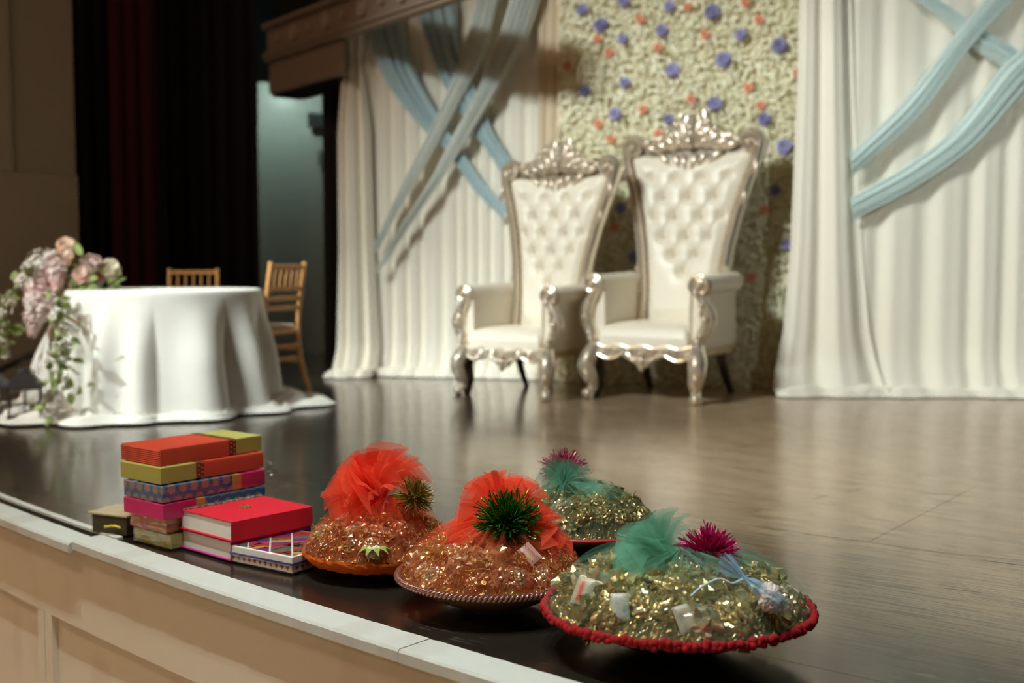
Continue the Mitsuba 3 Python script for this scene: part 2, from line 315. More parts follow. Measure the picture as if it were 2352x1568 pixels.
# cornice beam with rosettes
cb = thing('cornice_beam', 'brown beam with a moulding and a row of round rosettes above the left drapes', 'beam')
b0 = np.array([-2.128, 10.38]) - U * .02
Bn = np.array([U[1], -U[0]])                                       # outward (towards camera left side)
def beam(off0, off1, z0, z1, length=3.3, start=0.0):
    a = b0 + U * start; b = b0 + U * length
    return ext(Polygon([a + Bn * off0, b + Bn * off0, b + Bn * off1, a + Bn * off1]), z1 - z0).apply_translation([0, 0, z0])
part(cb, 'lower_fascia', ply(beam(-.02, .02, 2.42, 2.70, 1.37), 'beam_paint'))
part(cb, 'moulding', ply(cat([beam(-.02, .07, 2.70, 2.735), beam(-.02, .09, 2.735, 2.76), beam(-.02, .06, 2.76, 2.785)]), 'beam_paint'))
part(cb, 'frieze', ply(beam(-.02, .035, 2.785, 2.97), 'beam_paint'))
part(cb, 'top_moulding', ply(cat([beam(-.02, .06, 2.97, 2.985), beam(-.02, .09, 2.985, 3.02)]), 'beam_paint'))
part(cb, 'soffit_panel', ply(beam(-.30, -.02, 2.40, 3.9, 1.2), 'wall_dark'))
for i, s in enumerate(np.arange(.24, 3.2, .295)):
    r = .075 if i % 2 else .038
    m = lathe([(0, .03), (r * .35, .028), (r * .45, .014), (r * .6, .012), (r * .75, .03), (r * .92, .026), (r, 0), (0, 0)], 20)
    m.apply_transform(trimesh.geometry.align_vectors([0, 0, 1], [Bn[0], Bn[1], 0])); q = b0 + U * s + Bn * .035; m.apply_translation([q[0], q[1], 2.878])
    part(cb, 'rosette', ply(m, 'matte', 40 if False else False, col=(.30, .22, .17)))
# handrail at the far left
k = thing('handrail', 'dark sloping handrail at the left edge behind the flowers', 'handrail')
part(k, 'rail', ply(tube([(-4.3, 8.2, .0), (-3.75, 8.25, .12), (-3.42, 8.3, .28)], .022, 8), 'matte', smooth=True, col=(.02, .018, .017)))
part(k, 'post', ply(tube([(-3.42, 8.3, .0), (-3.42, 8.3, .28)], .02, 8), 'matte', smooth=True, col=(.02, .018, .017)))

# ------------------------------------------------------------------ backdrop
BD = np.array([math.cos(math.radians(-15.3)), math.sin(math.radians(-15.3))]); BN = np.array([BD[1], -BD[0]])
P0 = np.array([-1.372, 9.579])
def bp(s, off=0.0, o=P0, d=BD, n=BN): return o + d * s + n * off
k = thing('backdrop_drape', 'cream pleated backdrop drape left of the flower wall, crossed by blue sashes', 'drape')
put(k, ply(drape(bp(.02), bp(1.85), 3.3, .125, .017, 7, puddle=.16, nu=460, nv=40), 'cloth_cream', smooth=True))
def leftroll(u, t, off, L):
    # gathered at a tie 2.5 m up, fuller towards the floor
    wdt = np.interp(t, [0, .3, .6, .74, .78, .82, .9, 1], [1.25, 1.0, .92, .62, .40, .60, .75, .7]); c = L * .5 + np.interp(t, [0, .78, 1], [0, -.05, -.05])
    a = (u - L / 2) / (L / 2)
    return c + (u - L / 2) * wdt - .02 * (1 - t), off * 1.2 + .10 * np.sqrt(np.clip(1 - a * a, 0, 1)) * wdt
k = thing('side_drape', 'gathered cream side drape at the left end of the backdrop, tied near its top', 'drape')
put(k, ply(drape(bp(.0, .04), bp(.31, .04), 3.25, .11, .028, 11, puddle=.2, nu=150, nv=70, shape=leftroll), 'cloth_cream', smooth=True))
k = thing('narrow_drape', 'narrow darker cream drape between the left backdrop and the flower wall', 'drape')
put(k, ply(drape(bp(1.66, .08), bp(1.9, .10), 3.3, .10, .02, 13, puddle=.08, nu=90, nv=30), 'matte', smooth=True, col=(.66, .56, .42)))  # a darker tone than the other cream drapes
R0 = np.array([2.3, 8.07]); RD = np.array([math.cos(math.radians(-3.0)), math.sin(math.radians(-3.0))]); RN = np.array([RD[1], -RD[0]])
k = thing('backdrop_drape', 'bright cream pleated backdrop drape right of the flower wall', 'drape')
put(k, ply(drape(R0 + RD * .0, R0 + RD * 3.0, 3.4, .25, .018, 21, puddle=.24, nu=640, nv=40), 'cloth_cream', smooth=True))
def rightroll(u, t, off, L):
    wdt = np.interp(t, [0, .12, .3, .6, 1], [1.25, .95, .78, .62, .5]); c = L * .5 + np.interp(t, [0, .3, 1], [.02, 0, -.05])
    a = (u - L / 2) / (L / 2)
    return c + (u - L / 2) * wdt, off + .06 * np.sqrt(np.clip(1 - a * a, 0, 1))
k = thing('side_drape', 'gathered cream side drape between the flower wall and the right backdrop', 'drape')
put(k, ply(drape(R0 + RD * -.42 + RN * .02, R0 + RD * .20 + RN * .02, 3.4, .25, .036, 33, puddle=.22, nu=220, nv=60, shape=rightroll), 'cloth_cream', smooth=True))

def sash(o, d, n, left, right, folds=7, seed=0, off=.05, n_len=70, n_w=64, thick=.035, offs=None):
    L = bez(left, n_len); R = bez(right, n_len); L, R = L * .95 + R * .05, R * .95 + L * .05; t = np.linspace(0, 1, n_w); P = np.zeros((n_len, n_w, 3))
    for i in range(n_len):
        s = i / (n_len - 1)
        q = L[i][None] * (1 - t[:, None]) + R[i][None] * t[:, None]
        ww = t * folds + .8 * npfbm(np.stack([t * 3, t * 0 + s * 1.5, t * 0], -1), 2, seed)
        h = 1.1 * np.abs(np.sin(np.pi * ww)) + .5 * np.sin(2 * np.pi * ww * 2.3 + s * 2 + seed)
        prof = np.sqrt(np.clip(1 - (2 * t - 1) ** 2, 0, 1))
        wd = np.linalg.norm(R[i] - L[i]); dd = off + .12 * wd * prof + .13 * wd * h * (.25 + .75 * prof)
        xy = np.asarray(o) + q[:, :1] * d + dd[:, None] * n
        P[i, :, :2] = xy; P[i, :, 2] = q[:, 1]
    return grid(P)
SO = P0 + BN * .0
k = thing('sash', 'dark blue sash from the top left corner, running behind the left throne', 'sash')
put(k, ply(sash(SO, BD, BN, [(.20, 2.95), (.246, 2.703), (.407, 2.34), (.693, 1.992), (.836, 1.886), (.977, 1.714), (1.118, 1.509), (1.328, 1.305), (1.52, 1.135), (1.75, 1.0)],
     [(.55, 3.0), (.574, 2.753), (.661, 2.464), (.855, 2.104), (.978, 1.90), (1.048, 1.80), (1.223, 1.561), (1.397, 1.391), (1.536, 1.289), (1.75, 1.13)], 3.4, 1, off=.09), 'cloth_blue', smooth=True))
k = thing('sash', 'dark blue sash beside the corner sash, ending above it by the left throne', 'sash')
put(k, ply(sash(SO, BD, BN, [(.62, 3.0), (.681, 2.797), (.839, 2.389), (.979, 2.15), (1.119, 1.945), (1.224, 1.809), (1.363, 1.605), (1.467, 1.503), (1.7, 1.25)],
     [(1.0, 3.05), (1.018, 2.877), (1.017, 2.646), (1.155, 2.309), (1.294, 1.973), (1.398, 1.804), (1.501, 1.669), (1.587, 1.567), (1.78, 1.38)], 3.4, 2, off=.07), 'cloth_blue', smooth=True))
k = thing('sash', 'grey blue sash down to the left side drape, left one of the pair', 'sash')
put(k, ply(sash(SO, BD, BN, [(1.25, 3.25), (1.157, 2.934), (1.041, 2.545), (.827, 2.075), (.645, 1.742), (.46, 1.404), (.30, 1.07)],
     [(1.42, 3.25), (1.35, 2.919), (1.235, 2.534), (.955, 2.03), (.755, 1.70), (.555, 1.395), (.325, .99)], 3.4, 3, off=.13), 'cloth_grey_blue', smooth=True))
k = thing('sash', 'grey blue sash down to the left side drape, right one of the pair', 'sash')
put(k, ply(sash(SO, BD, BN, [(1.56, 3.25), (1.445, 2.95), (1.345, 2.653), (1.185, 2.285), (.98, 1.93), (.765, 1.54), (.498, 1.157), (.325, .89)],
     [(1.80, 3.25), (1.71, 2.931), (1.60, 2.648), (1.363, 2.268), (1.084, 1.846), (.87, 1.548), (.615, 1.21), (.34, .83)], 3.8, 4, off=.15), 'cloth_grey_blue', smooth=True))
RO = R0
scene['cloth_pale_blue'] = prin((.60, .71, .71), .65, specular=.25, sheen=.3)
k = thing('sash', 'pale blue sash rising right from the right side drape, upper one of two', 'sash')
put(k, ply(sash(RO, RD, RN, [(.02, 1.68), (.048, 1.70), (.358, 2.018), (.689, 2.445), (.935, 2.755), (1.2, 3.1)], [(.04, 1.50), (.076, 1.536), (.477, 1.90), (.807, 2.358), (1.08, 2.669), (1.4, 3.05)], 3.4, 5, off=.10), 'cloth_pale_blue', smooth=True))
k = thing('sash', 'pale blue sash rising right from the right side drape, lower one of two', 'sash')
put(k, ply(sash(RO, RD, RN, [(.03, 1.36), (.079, 1.404), (.428, 1.609), (.709, 1.841), (1.01, 2.242), (1.126, 2.355), (1.5, 2.75)], [(.05, 1.19), (.104, 1.227), (.491, 1.434), (.858, 1.694), (1.139, 2.012), (1.27, 2.153), (1.6, 2.5)], 3.4, 6, off=.08), 'cloth_pale_blue', smooth=True))
k = thing('sash', 'pale blue sash slanting down to the right at the top right corner', 'sash')
put(k, ply(sash(RO, RD, RN, [(.35, 2.95), (.52, 2.78), (.75, 2.62), (.93, 2.50), (1.13, 2.38), (1.6, 2.0)], [(.22, 2.90), (.40, 2.73), (.66, 2.54), (.864, 2.352), (1.133, 2.17), (1.6, 1.75)], 3.8, 7, off=.05), 'cloth_pale_blue', smooth=True))

# ------------------------------------------------------------------ flower wall
def petal_mesh(r, n_pet, seed, rings=3, cup=.6):
    """a blown rose: rings of cupped petals, facing +z"""
    rng = np.random.default_rng(seed); ms = []; cols = []
    for ring in range(rings):
        k = n_pet + ring * 2; rr = r * (.35 + .65 * (ring + 1) / rings); tilt = math.radians(75 - 60 * (ring + 1) / rings) + .1 * rng.normal()
        for i in range(k):
            a = 2 * math.pi * (i + .5 * ring) / k + .2 * rng.normal()
            u = np.linspace(-1, 1, 5); v = np.linspace(0, 1, 4); U_, V_ = np.meshgrid(u, v, indexing='ij')
            wdt = rr * .55 * np.sin(np.pi * (.15 + .75 * V_)); x = U_ * wdt; rad = rr * V_ * math.cos(tilt); z = rr * V_ * math.sin(tilt) + cup * rr * .35 * U_ ** 2 + .12 * rr * rng.normal() * V_
            z = z - .25 * rr * V_ ** 3
            X = rad * math.cos(a) - x * math.sin(a); Y = rad * math.sin(a) + x * math.cos(a)
            m = grid(np.stack([X, Y, z], -1)); ms.append(m); cols.append(np.full(len(m.vertices), .75 + .35 * (ring + 1) / rings * rng.uniform(.7, 1.0)))
    ms.append(ball((0, 0, r * .22), r * .22, 1)); cols.append(np.full(len(ms[-1].vertices), .7))
    return cat(ms), np.concatenate(cols)
F0 = np.array([.30, 8.92])
fw = thing('flower_wall', 'cream flower wall dotted with violet and coral blooms behind the two thrones', 'flower wall')
FW0, FW1, FH = .07, 1.93, 3.3
def fwp(s, z, off=0.): q = F0 + BD * s + BN * off; return np.array([q[0], q[1], z])
part(fw, 'panel', ply(slab(fwp(FW0, 0)[:2], fwp(FW1, 0)[:2], .06, 0, FH), 'matte', col=(.65, .58, .40)))
rng = np.random.default_rng(5)
N = 15000
ss, zz_ = rng.uniform(FW0, FW1, N), rng.uniform(.0, FH, N)
bump = npfbm(np.stack([ss * 24, zz_ * 24, ss * 0], -1), 2, 3)
pv, pf, pc = [], [], []
for i in range(N):
    c = fwp(ss[i], zz_[i], -.0 + .015 + .035 * bump[i] + .02 * rng.random())
    nn = nrm(np.array([BN[0], BN[1], 0]) + rng.normal(0, .38, 3)); a = nrm(np.cross(nn, rng.normal(0, 1, 3))); b = np.cross(nn, a); r = rng.uniform(.010, .021)
    base = len(pv)
    pv += [c - a * r, c - b * r * .8 - nn * .003, c + a * r, c + b * r * .8 + nn * .003]; pf += [[base, base + 1, base + 2], [base, base + 2, base + 3]]
    col = np.array([.92, .90, .70]) * rng.uniform(.9, 1.06) if rng.random() > .07 else np.array([.45, .45, .22]) * rng.uniform(.6, 1.1)
    pc += [np.clip(col, 0, .9)] * 4
part(fw, 'blossom_mat', ply(tm(pv, pf), 'matte', col=np.array(pc)), 'dense cream blossoms with hints of green', 'stuff')
BLUE = [(0.249, 2.816), (0.392, 2.693), (0.559, 2.583), (0.851, 2.631), (1.218, 2.742), (1.425, 2.569), (1.304, 2.395), (1.698, 2.478), (0.931, 2.337), (0.578, 2.256), (0.269, 2.214), (0.508, 2.031), (1.241, 2.078), (1.599, 1.956), (1.746, 1.755), (0.569, 2.852), (0.91, 1.979), (0.677, 1.778), (0.55, 1.333), (1.682, 1.447), (1.776, 1.052), (0.652, 0.966), (0.58, 1.586), (0.906, 2.8)]
CORAL = [(0.369, 2.592), (0.459, 2.486), (0.687, 2.719), (1.042, 2.789), (1.167, 2.583), (1.552, 2.667), (0.827, 2.506), (0.138, 2.404), (1.481, 2.188), (1.572, 2.057), (1.073, 2.122), (0.713, 2.059), (0.38, 1.961), (0.473, 1.848), (0.831, 1.876), (1.829, 2.279), (1.611, 1.306), (0.505, 1.189), (1.527, 0.814), (0.678, 1.649), (1.452, 2.799)]
BRAD = [.05, .055, .042, .05, .062, .046, .06, .062, .058, .042, .045, .052, .06, .05, .062] + [.045] * 9
ZtoN = trimesh.geometry.align_vectors([0, 0, 1], [BN[0], BN[1], 0.05])
for i, (s, z) in enumerate(BLUE):
    m, c = petal_mesh(BRAD[i], 5, 40 + i % 4); m.apply_transform(ZtoN); m.apply_translation(fwp(s, z, .06))
    part(fw, 'violet_rose', ply(m, 'matte', smooth=True, col=np.clip(c[:, None] * np.array([[.36, .34, .60], [.30, .28, .52], [.42, .39, .66]][i % 3]), 0, 1)), 'violet blue rose')
for i, (s, z) in enumerate(CORAL):
    m, c = petal_mesh(.036, 4, 60 + i % 3, 2); m.apply_transform(ZtoN); m.apply_translation(fwp(s, z, .06))
    part(fw, 'coral_bloom', ply(m, 'matte', smooth=True, col=np.clip(c[:, None] * np.array([.82, .36, .24]), 0, 1)), 'coral bloom')

# ------------------------------------------------------------------ throne chairs
def spiral(c, r0, turns, r1=.0, start=0., plane='xz', n=26, sgn=1, y=0.):
    a = np.linspace(0, turns * 2 * np.pi, n); r = r0 + (r1 - r0) * a / a[-1]; x = c[0] + r * np.cos(start + sgn * a); z = c[1] + r * np.sin(start + sgn * a)
    return np.stack([x, np.full(n, y), z], 1)
def mirror(m): q = m.copy(); q.apply_scale([-1, 1, 1]); q.invert(); return q
def tube_xz(path, a, b, n=10):
    """tube of a flattened section along a path in an x-z plane: half width a in the plane, b across it"""
    path = np.asarray(path, float); t = np.gradient(path, axis=0); t /= np.linalg.norm(t, axis=1, keepdims=True) + 1e-9
    nn = np.stack([t[:, 2], t[:, 0] * 0, -t[:, 0]], 1); th = np.arange(n) * 2 * np.pi / n; a = np.broadcast_to(a, (len(path),)); b = np.broadcast_to(b, (len(path),))
    P = path[:, None] + nn[:, None] * (a[:, None, None] * np.cos(th)[None, :, None]) + np.array([0, 1, 0]) * (b[:, None, None] * np.sin(th)[None, :, None])
    g = np.transpose(P, (1, 0, 2)); return grid(g, True)
def leaf_blob(c, L, w, ang, y=0., th=.018):
    m = trimesh.creation.icosphere(2, 1.0); m.apply_scale([w, th, L]); m.apply_translation([0, 0, L * .8])
    m.apply_transform(trimesh.transformations.rotation_matrix(ang, [0, 1, 0])); m.apply_translation([c[0], y, c[1]]); return m
RAKE = math.radians(9)
def rake(m):
    m = m.copy(); m.apply_translation([0, 0, -.42]); m.apply_transform(trimesh.transformations.rotation_matrix(-RAKE, [1, 0, 0])); m.apply_translation([0, .55, .42]); return m
def back_w(z): return np.interp(z, [.40, .60, .72, .95, 1.15, 1.35, 1.50, 1.60], [.265, .272, .280, .310, .350, .405, .455, .475])
def back_top(x):                                    # the pad's upper edge
    x = np.abs(x) / .40; return 1.535 + .045 * x ** 3
TP = {}
def build_throne_parts():
    S = 'silver'
    # seat
    nx, ny = 40, 40
    th = np.linspace(-1, 1, nx); X, Y = np.meshgrid(th, np.linspace(-1, 1, ny), indexing='ij')
    e = np.maximum(np.abs(X) ** 6, np.abs(Y) ** 6); z = .385 + .085 * np.clip(1 - e, 0, 1) ** .5 + .012 * (1 - X ** 2) * (1 - Y ** 2)
    top = grid(np.stack([X * .295, .27 + Y * .30, z], -1))
    TP['seat_cushion'] = ply(cat([top, cbox(.588, .598, .08, .01, (0, .27, .35))]), 'leather', smooth=50)
    # front apron, carved
    xs = np.linspace(-.34, .34, 61); low = .262 - .018 * np.cos(xs / .34 * np.pi * 3) - .045 * np.exp(-(xs / .06) ** 2)
    apron = ext(Polygon(list(zip(xs, low)) + [(.34, .335), (-.34, .335)]), .035); apron.apply_transform(trimesh.transformations.rotation_matrix(np.pi / 2, [1, 0, 0])); apron.apply_translation([0, .015, 0])
    orn = [apron, tube(np.stack([xs, xs * 0 - .022, low + .008], 1), .011, 8), tube(np.stack([xs, xs * 0 - .022, xs * 0 + .33 + .008 * np.cos(xs * 40)], 1), .009, 8)]
    for sg in (-1, 1):
        orn += [tube(spiral((sg * .10, .285), .038, 1.3, .008, 0 if sg > 0 else np.pi, sgn=sg, y=-.025), .009, 6), tube(spiral((sg * .20, .288), .032, 1.3, .006, np.pi if sg > 0 else 0, sgn=-sg, y=-.025), .008, 6)]
        orn += [leaf_blob((sg * .03, .235), .04, .016, sg * 1.1, -.03), leaf_blob((sg * .26, .29), .03, .012, sg * 1.5, -.025), leaf_blob((sg * .15, .275), .03, .014, -sg * 1.2, -.028)]
    orn += [leaf_blob((0, .27), -.05, .024, 0, -.034, .022), ball((0, -.04, .285), .022, 2), ball((0, -.03, .195), .015, 2), ball((.03, -.035, .25), .013, 1), ball((-.03, -.035, .25), .013, 1)]
    TP['apron'] = ply(cat(orn), S, smooth=40)
    # legs
    for sg, nm in ((-1, 'leg_a'), (1, 'leg_b')):
        p = bez([(sg * .325, .03, .335), (sg * .352, -.02, .27), (sg * .362, -.045, .20), (sg * .340, -.015, .11), (sg * .338, -.005, .07), (sg * .352, -.04, .03), (sg * .354, -.055, .022)], 26)
        r = np.interp(np.linspace(0, 1, 26), [0, .2, .42, .62, .78, .92, 1], [.050, .058, .050, .030, .030, .040, .026])
        m = [tube(p, r, 14), ball((sg * .356, -.045, .034), .033, 2), ball((sg * .372, -.06, .225), .030, 2), ball((sg * .35, -.055, .275), .026, 2)]
        m += [tube(spiral((sg * .36, .25), .03, 1.2, .006, 0, y=-.085), .007, 6), leaf_blob((sg * .352, .20), -.055, .016, 0, -.075, .012)]
        TP[nm] = ply(cat(m), S, smooth=40)
        q = bez([(sg * .315, .07, .30), (sg * .335, .045, .21), (sg * .322, .045, .12), (sg * .325, .04, .06), (sg * .330, .02, .0)], 16)
        TP[nm + '_back'] = ply(tube(q, np.interp(np.linspace(0, 1, 16), [0, .4, .7, 1], [.04, .036, .026, .024]), 10), 'satin', smooth=True, col=(.035, .024, .018))
        q = bez([(sg * .26, .56, .34), (sg * .27, .60, .22), (sg * .275, .66, .10), (sg * .285, .735, .0)], 16)
        TP['rear_' + nm] = ply(tube(q, np.interp(np.linspace(0, 1, 16), [0, 1], [.036, .020]), 10), 'satin', smooth=True, col=(.035, .026, .02))
    TP['rail'] = ply(cat([cbox(.03, .56, .06, .008, (sg * .335, .31, .305)) for sg in (-1, 1)] + [cbox(.62, .03, .06, .008, (0, .58, .305))]), 'satin', smooth=False, col=(.62, .50, .30))
    # arms: upholstered panel with a roll on top, carved silver front
    for sg, nm in ((-1, 'arm_a'), (1, 'arm_b')):
        c = np.array([.352, .70]); R_ = .062; a = np.linspace(math.radians(190), math.radians(-75), 18)
        prof = [(.285, .33), (.282, .50), (.286, .62)] + [(c[0] + R_ * math.cos(t), c[1] + R_ * math.sin(t)) for t in a] + [(.362, .62), (.366, .50), (.366, .33)]
        m = ext(Polygon(prof), .54); m.apply_transform(trimesh.transformations.rotation_matrix(np.pi / 2, [1, 0, 0])); m.apply_translation([0, .58, 0])
        back_slope = m.copy(); v = back_slope.vertices; v[:, 2] += np.clip((v[:, 1] - .04) / .54, 0, 1) * .02 * (v[:, 2] > .6)
        TP[nm] = ply(back_slope if sg > 0 else mirror(back_slope), 'leather', smooth=30)
        s_ = tube_xz(bez([(.338, .02, .34), (.362, .02, .40), (.398, .02, .47), (.402, .02, .53), (.375, .02, .60), (.345, .02, .645), (.318, .02, .69)], 30), np.interp(np.linspace(0, 1, 30), [0, .25, .45, .7, 1], [.030, .040, .052, .032, .022]), .032, 14)
        scr = [s_, tube(spiral((.352, .70), .064, 1.9, .01, math.radians(200), sgn=-1, y=.012, n=44), np.linspace(.017, .012, 44), 8), ball((.352, -.005, .70), .022, 2), ball((.395, -.012, .50), .026, 2), ball((.372, -.015, .585), .02, 2), ball((.352, -.015, .37), .024, 2),
               tube(spiral((.392, .53), .034, 1.2, .006, 1.2, y=-.012), .008, 6), leaf_blob((.388, .44), .05, .018, .2, -.014, .012), leaf_blob((.355, .62), .04, .014, -.5, -.014, .012), leaf_blob((.345, .37), .035, .016, .5, -.018, .012)]
        m = cat(scr); TP[nm + '_front'] = ply(m if sg > 0 else mirror(m), S, smooth=40)
        pip = tube(bez([(.284, .03, .34), (.280, .03, .50), (.284, .03, .62), (.290, .03, .70), (.318, .03, .752), (.352, .03, .764)], 24), .010, 8)
        TP[nm + '_piping'] = ply(pip if sg > 0 else mirror(pip), 'leather', smooth=True)
    # back: tufted pad, shell, frame, crest
    tuft = [(x, z) for z, xs_ in ((1.40, (-.27, -.09, .09, .27)), (1.27, (-.18, 0, .18)), (1.14, (-.24, -.09, .09, .24)), (1.01, (-.16, 0, .16)), (.89, (-.08, .08)), (.78, (0,))) for x in xs_]
    nu, nv = 70, 110
    A, B = np.meshgrid(np.linspace(-1, 1, nu), np.linspace(0, 1, nv), indexing='ij')
    z0 = .42; zt = back_top(A * .40)
    Z_ = z0 + B * (zt - z0); W_ = back_w(Z_) - .045; X_ = A * W_
    edge_ = np.minimum(1 - np.abs(A), np.minimum(B, 1 - B) * 2.2)
    bul = .055 * np.clip(edge_ / .22, 0, 1) ** .55
    for (tx, tz) in tuft:
        d = np.hypot(X_ - tx, (Z_ - tz)); bul -= .034 * np.exp(-(d / .028) ** 2) + .012 * np.exp(-(d / .06) ** 2)
    for i, (ax, az) in enumerate(tuft):
        for (bx, bz) in tuft[i + 1:]:
            if .1 < math.hypot(ax - bx, az - bz) < .175 and abs(az - bz) > .05:
                t = np.clip(((X_ - ax) * (bx - ax) + (Z_ - az) * (bz - az)) / ((bx - ax) ** 2 + (bz - az) ** 2), 0, 1); d = np.hypot(X_ - ax - t * (bx - ax), Z_ - az - t * (bz - az)); bul -= .010 * np.exp(-(d / .012) ** 2)
    pad = grid(np.stack([X_, -bul, Z_], -1))
    TP['back_cushion'] = ply(rake(pad), 'leather', smooth=True)
    TP['buttons'] = [ply(rake(ball((x, -.030, z), .011, 1)), 'leather', smooth=True) for x, z in tuft]
    zs = np.linspace(.40, 1.58, 30); out = [(back_w(z), z) for z in zs] + [(.472, 1.625), (.445, 1.665), (.40, 1.675), (.35, 1.655), (.29, 1.615), (.22, 1.595), (.1, 1.61), (0, 1.62)]
    right = np.array(out); left = right[::-1] * [-1, 1]
    shell = ext(Polygon(list(right) + list(left[1:])), .08); shell.apply_transform(trimesh.transformations.rotation_matrix(np.pi / 2, [1, 0, 0])); shell.apply_translation([0, .085, 0])
    TP['back_shell'] = ply(rake(shell), 'satin', col=(.20, .16, .12))
    pr = np.array([(x, 0, z) for x, z in out]); fr = bez(pr, 120)
    half = tube_xz(fr, .029, .055, 12)
    bead = np.array([(x - .036, -.045, z) for x, z in out[:30]]); bd_ = []
    for q in bez(bead, 64): bd_.append(ball(q, .011, 1))
    ear = [tube(spiral((.405, 1.60), .066, 1.6, .012, .4, sgn=1, y=-.045), .014, 8), ball((.402, -.055, 1.602), .024, 2), leaf_blob((.35, 1.62), .05, .018, -1.3, -.05), leaf_blob((.452, 1.50), -.07, .016, -.1, -.05), leaf_blob((.30, .45), .05, .018, .3, -.05), ball((.305, -.05, .80), .018, 2), ball((.29, -.05, .66), .018, 2), leaf_blob((.392, 1.30), -.06, .014, -.1, -.052)]
    h = cat([half] + ear); TP['back_frame'] = ply(rake(cat([h, mirror(h)])), S, smooth=40)
    b = cat(bd_); TP['bead_trim'] = ply(rake(cat([b, mirror(b)])), S, smooth=True)
    cr = [leaf_blob((0, 1.60), .075, .034, 0, -.03, .03), ball((0, -.03, 1.765), .022, 2), ball((0, -.05, 1.60), .034, 2), ball((0, -.045, 1.665), .026, 2)]
    for sg in (-1, 1):
        for (cx, cz, r, tn, st, dr_) in ((.055, 1.66, .042, 1.4, 0, 1), (.10, 1.61, .045, 1.5, 2.5, -1), (.165, 1.60, .040, 1.4, .5, 1), (.225, 1.595, .034, 1.3, 2.5, -1), (.05, 1.72, .028, 1.3, 1, -1)):
            cr.append(tube(spiral((sg * cx, cz), r, tn, .006, st if sg > 0 else np.pi - st, sgn=dr_ * sg, y=-.03), np.linspace(.013, .008, 26), 8)); cr.append(ball((sg * cx, -.035, cz), .015, 2))
        for (cx, cz, L, ang) in ((.03, 1.62, .065, .35), (.06, 1.61, .055, .75), (.10, 1.59, .055, 1.0), (.15, 1.58, .05, 1.25), (.21, 1.575, .045, 1.45), (.085, 1.665, .035, .5), (.13, 1.64, .03, .9), (.19, 1.555, -.05, .9), (.10, 1.55, -.045, .6), (.04, 1.545, -.045, .3)):
            cr.append(leaf_blob((sg * cx, cz), L, .017, sg * ang, -.035))
    crm = cat(cr); crm.vertices = (crm.vertices - [0, 0, 1.55]) * [1.12, 1.1, 1.42] + [0, 0, 1.555]; TP['crest'] = ply(rake(crm), S, smooth=40)
build_throne_parts()
def throne(pos, rot, sc, label):
    k = thing('throne_chair', label, 'throne'); M = T().translate(list(pos)).rotate([0, 0, 1], rot).scale(sc)
    P_ = lambda n, key, lab=None: part(k, n, TP[key], lab, None, M)
    P_('seat_cushion', 'seat_cushion', 'cream leather seat cushion'); P_('apron', 'apron', 'carved silver front apron'); P_('rail', 'rail')
    for a in ('leg_a', 'leg_b'):
        l = P_('leg', a, 'silver cabriole front leg'); part(l, 'leg_back', TP[a + '_back'], None, None, M)
    for a in ('rear_leg_a', 'rear_leg_b'): P_('rear_leg', a, 'dark curved rear leg')
    for a in ('arm_a', 'arm_b'):
        q = P_('arm', a, 'cream rolled arm'); part(q, 'arm_front', TP[a + '_front'], 'carved silver scroll', None, M); part(q, 'piping', TP[a + '_piping'], None, None, M)
    q = P_('back_cushion', 'back_cushion', 'button-tufted cream back')
    for b in TP['buttons']: part(q, 'button', b, None, None, M)
    q = P_('back_frame', 'back_frame', 'silver back frame'); part(q, 'bead_trim', TP['bead_trim'], None, 'stuff', M); part(q, 'shell', TP['back_shell'], None, None, M)
    P_('crest', 'crest', 'pierced silver crest')
throne((-.05, 7.86, 0), -33, 1.0, 'smaller cream and silver throne chair, left one of the pair')
throne((.875, 7.64, 0), -31, 1.1, 'larger cream and silver throne chair in front of the flower wall')

# ------------------------------------------------------------------ wooden chairs
CP = {}
def build_chair_parts():
    for sg, nm in ((-1, 'a'), (1, 'b')):
        CP['rear_post_' + nm] = ply(tube(bez([(sg * .185, .262, .925), (sg * .185, .255, .88), (sg * .185, .225, .70), (sg * .185, .20, .47), (sg * .185, .225, .25), (sg * .19, .30, .0)], 26), np.interp(np.linspace(0, 1, 26), [0, .04, .08, 1], [.013, .018, .0155, .0145]), 10), 'wood_gold', smooth=True)
        CP['front_leg_' + nm] = ply(tube([(sg * .19, -.19, .45), (sg * .19, -.19, .43), (sg * .19, -.19, .2), (sg * .19, -.19, 0)], [.017, .019, .016, .013], 10), 'wood_gold', smooth=40)
    yb = lambda z: np.interp(z, [.47, .70, .88, .925], [.20, .225, .255, .262])
    for i, (z, r) in enumerate(((.895, .014), (.745, .012), (.68, .012), (.615, .012))):
        CP[f'rail_{i}'] = ply(cat([cbox(.36, .016, .034 if i else .03, .004, (0, yb(z), z))]), 'wood_gold')
    CP['spindles'] = [ply(tube([(x, yb(.75), .75), (x, yb(.82), .82), (x, yb(.885), .885)], [.006, .0085, .006], 8), 'wood_gold', smooth=True) for x in np.linspace(-.12, .12, 5)]
    CP['seat'] = ply(cbox(.40, .40, .035, .008, (0, .005, .455)), 'wood_gold')
    CP['pad'] = ply(cbox(.37, .36, .03, .012, (0, 0, .487)), 'matte', col=(.62, .55, .45))
    for i, z in enumerate((.36, .275)):
        CP[f'st_back_{i}'] = ply(tube([(-.187, .215, z), (.187, .215, z)], .010, 8), 'wood_gold', smooth=True)
        CP[f'st_front_{i}'] = ply(tube([(-.19, -.19, z - .06), (.19, -.19, z - .06)], .010, 8), 'wood_gold', smooth=True)
        for sg, nm in ((-1, 'a'), (1, 'b')): CP[f'st_{nm}_{i}'] = ply(tube([(sg * .188, -.19, z - .03), (sg * .187, .215, z - .03)], .010, 8), 'wood_gold', smooth=True)
build_chair_parts()
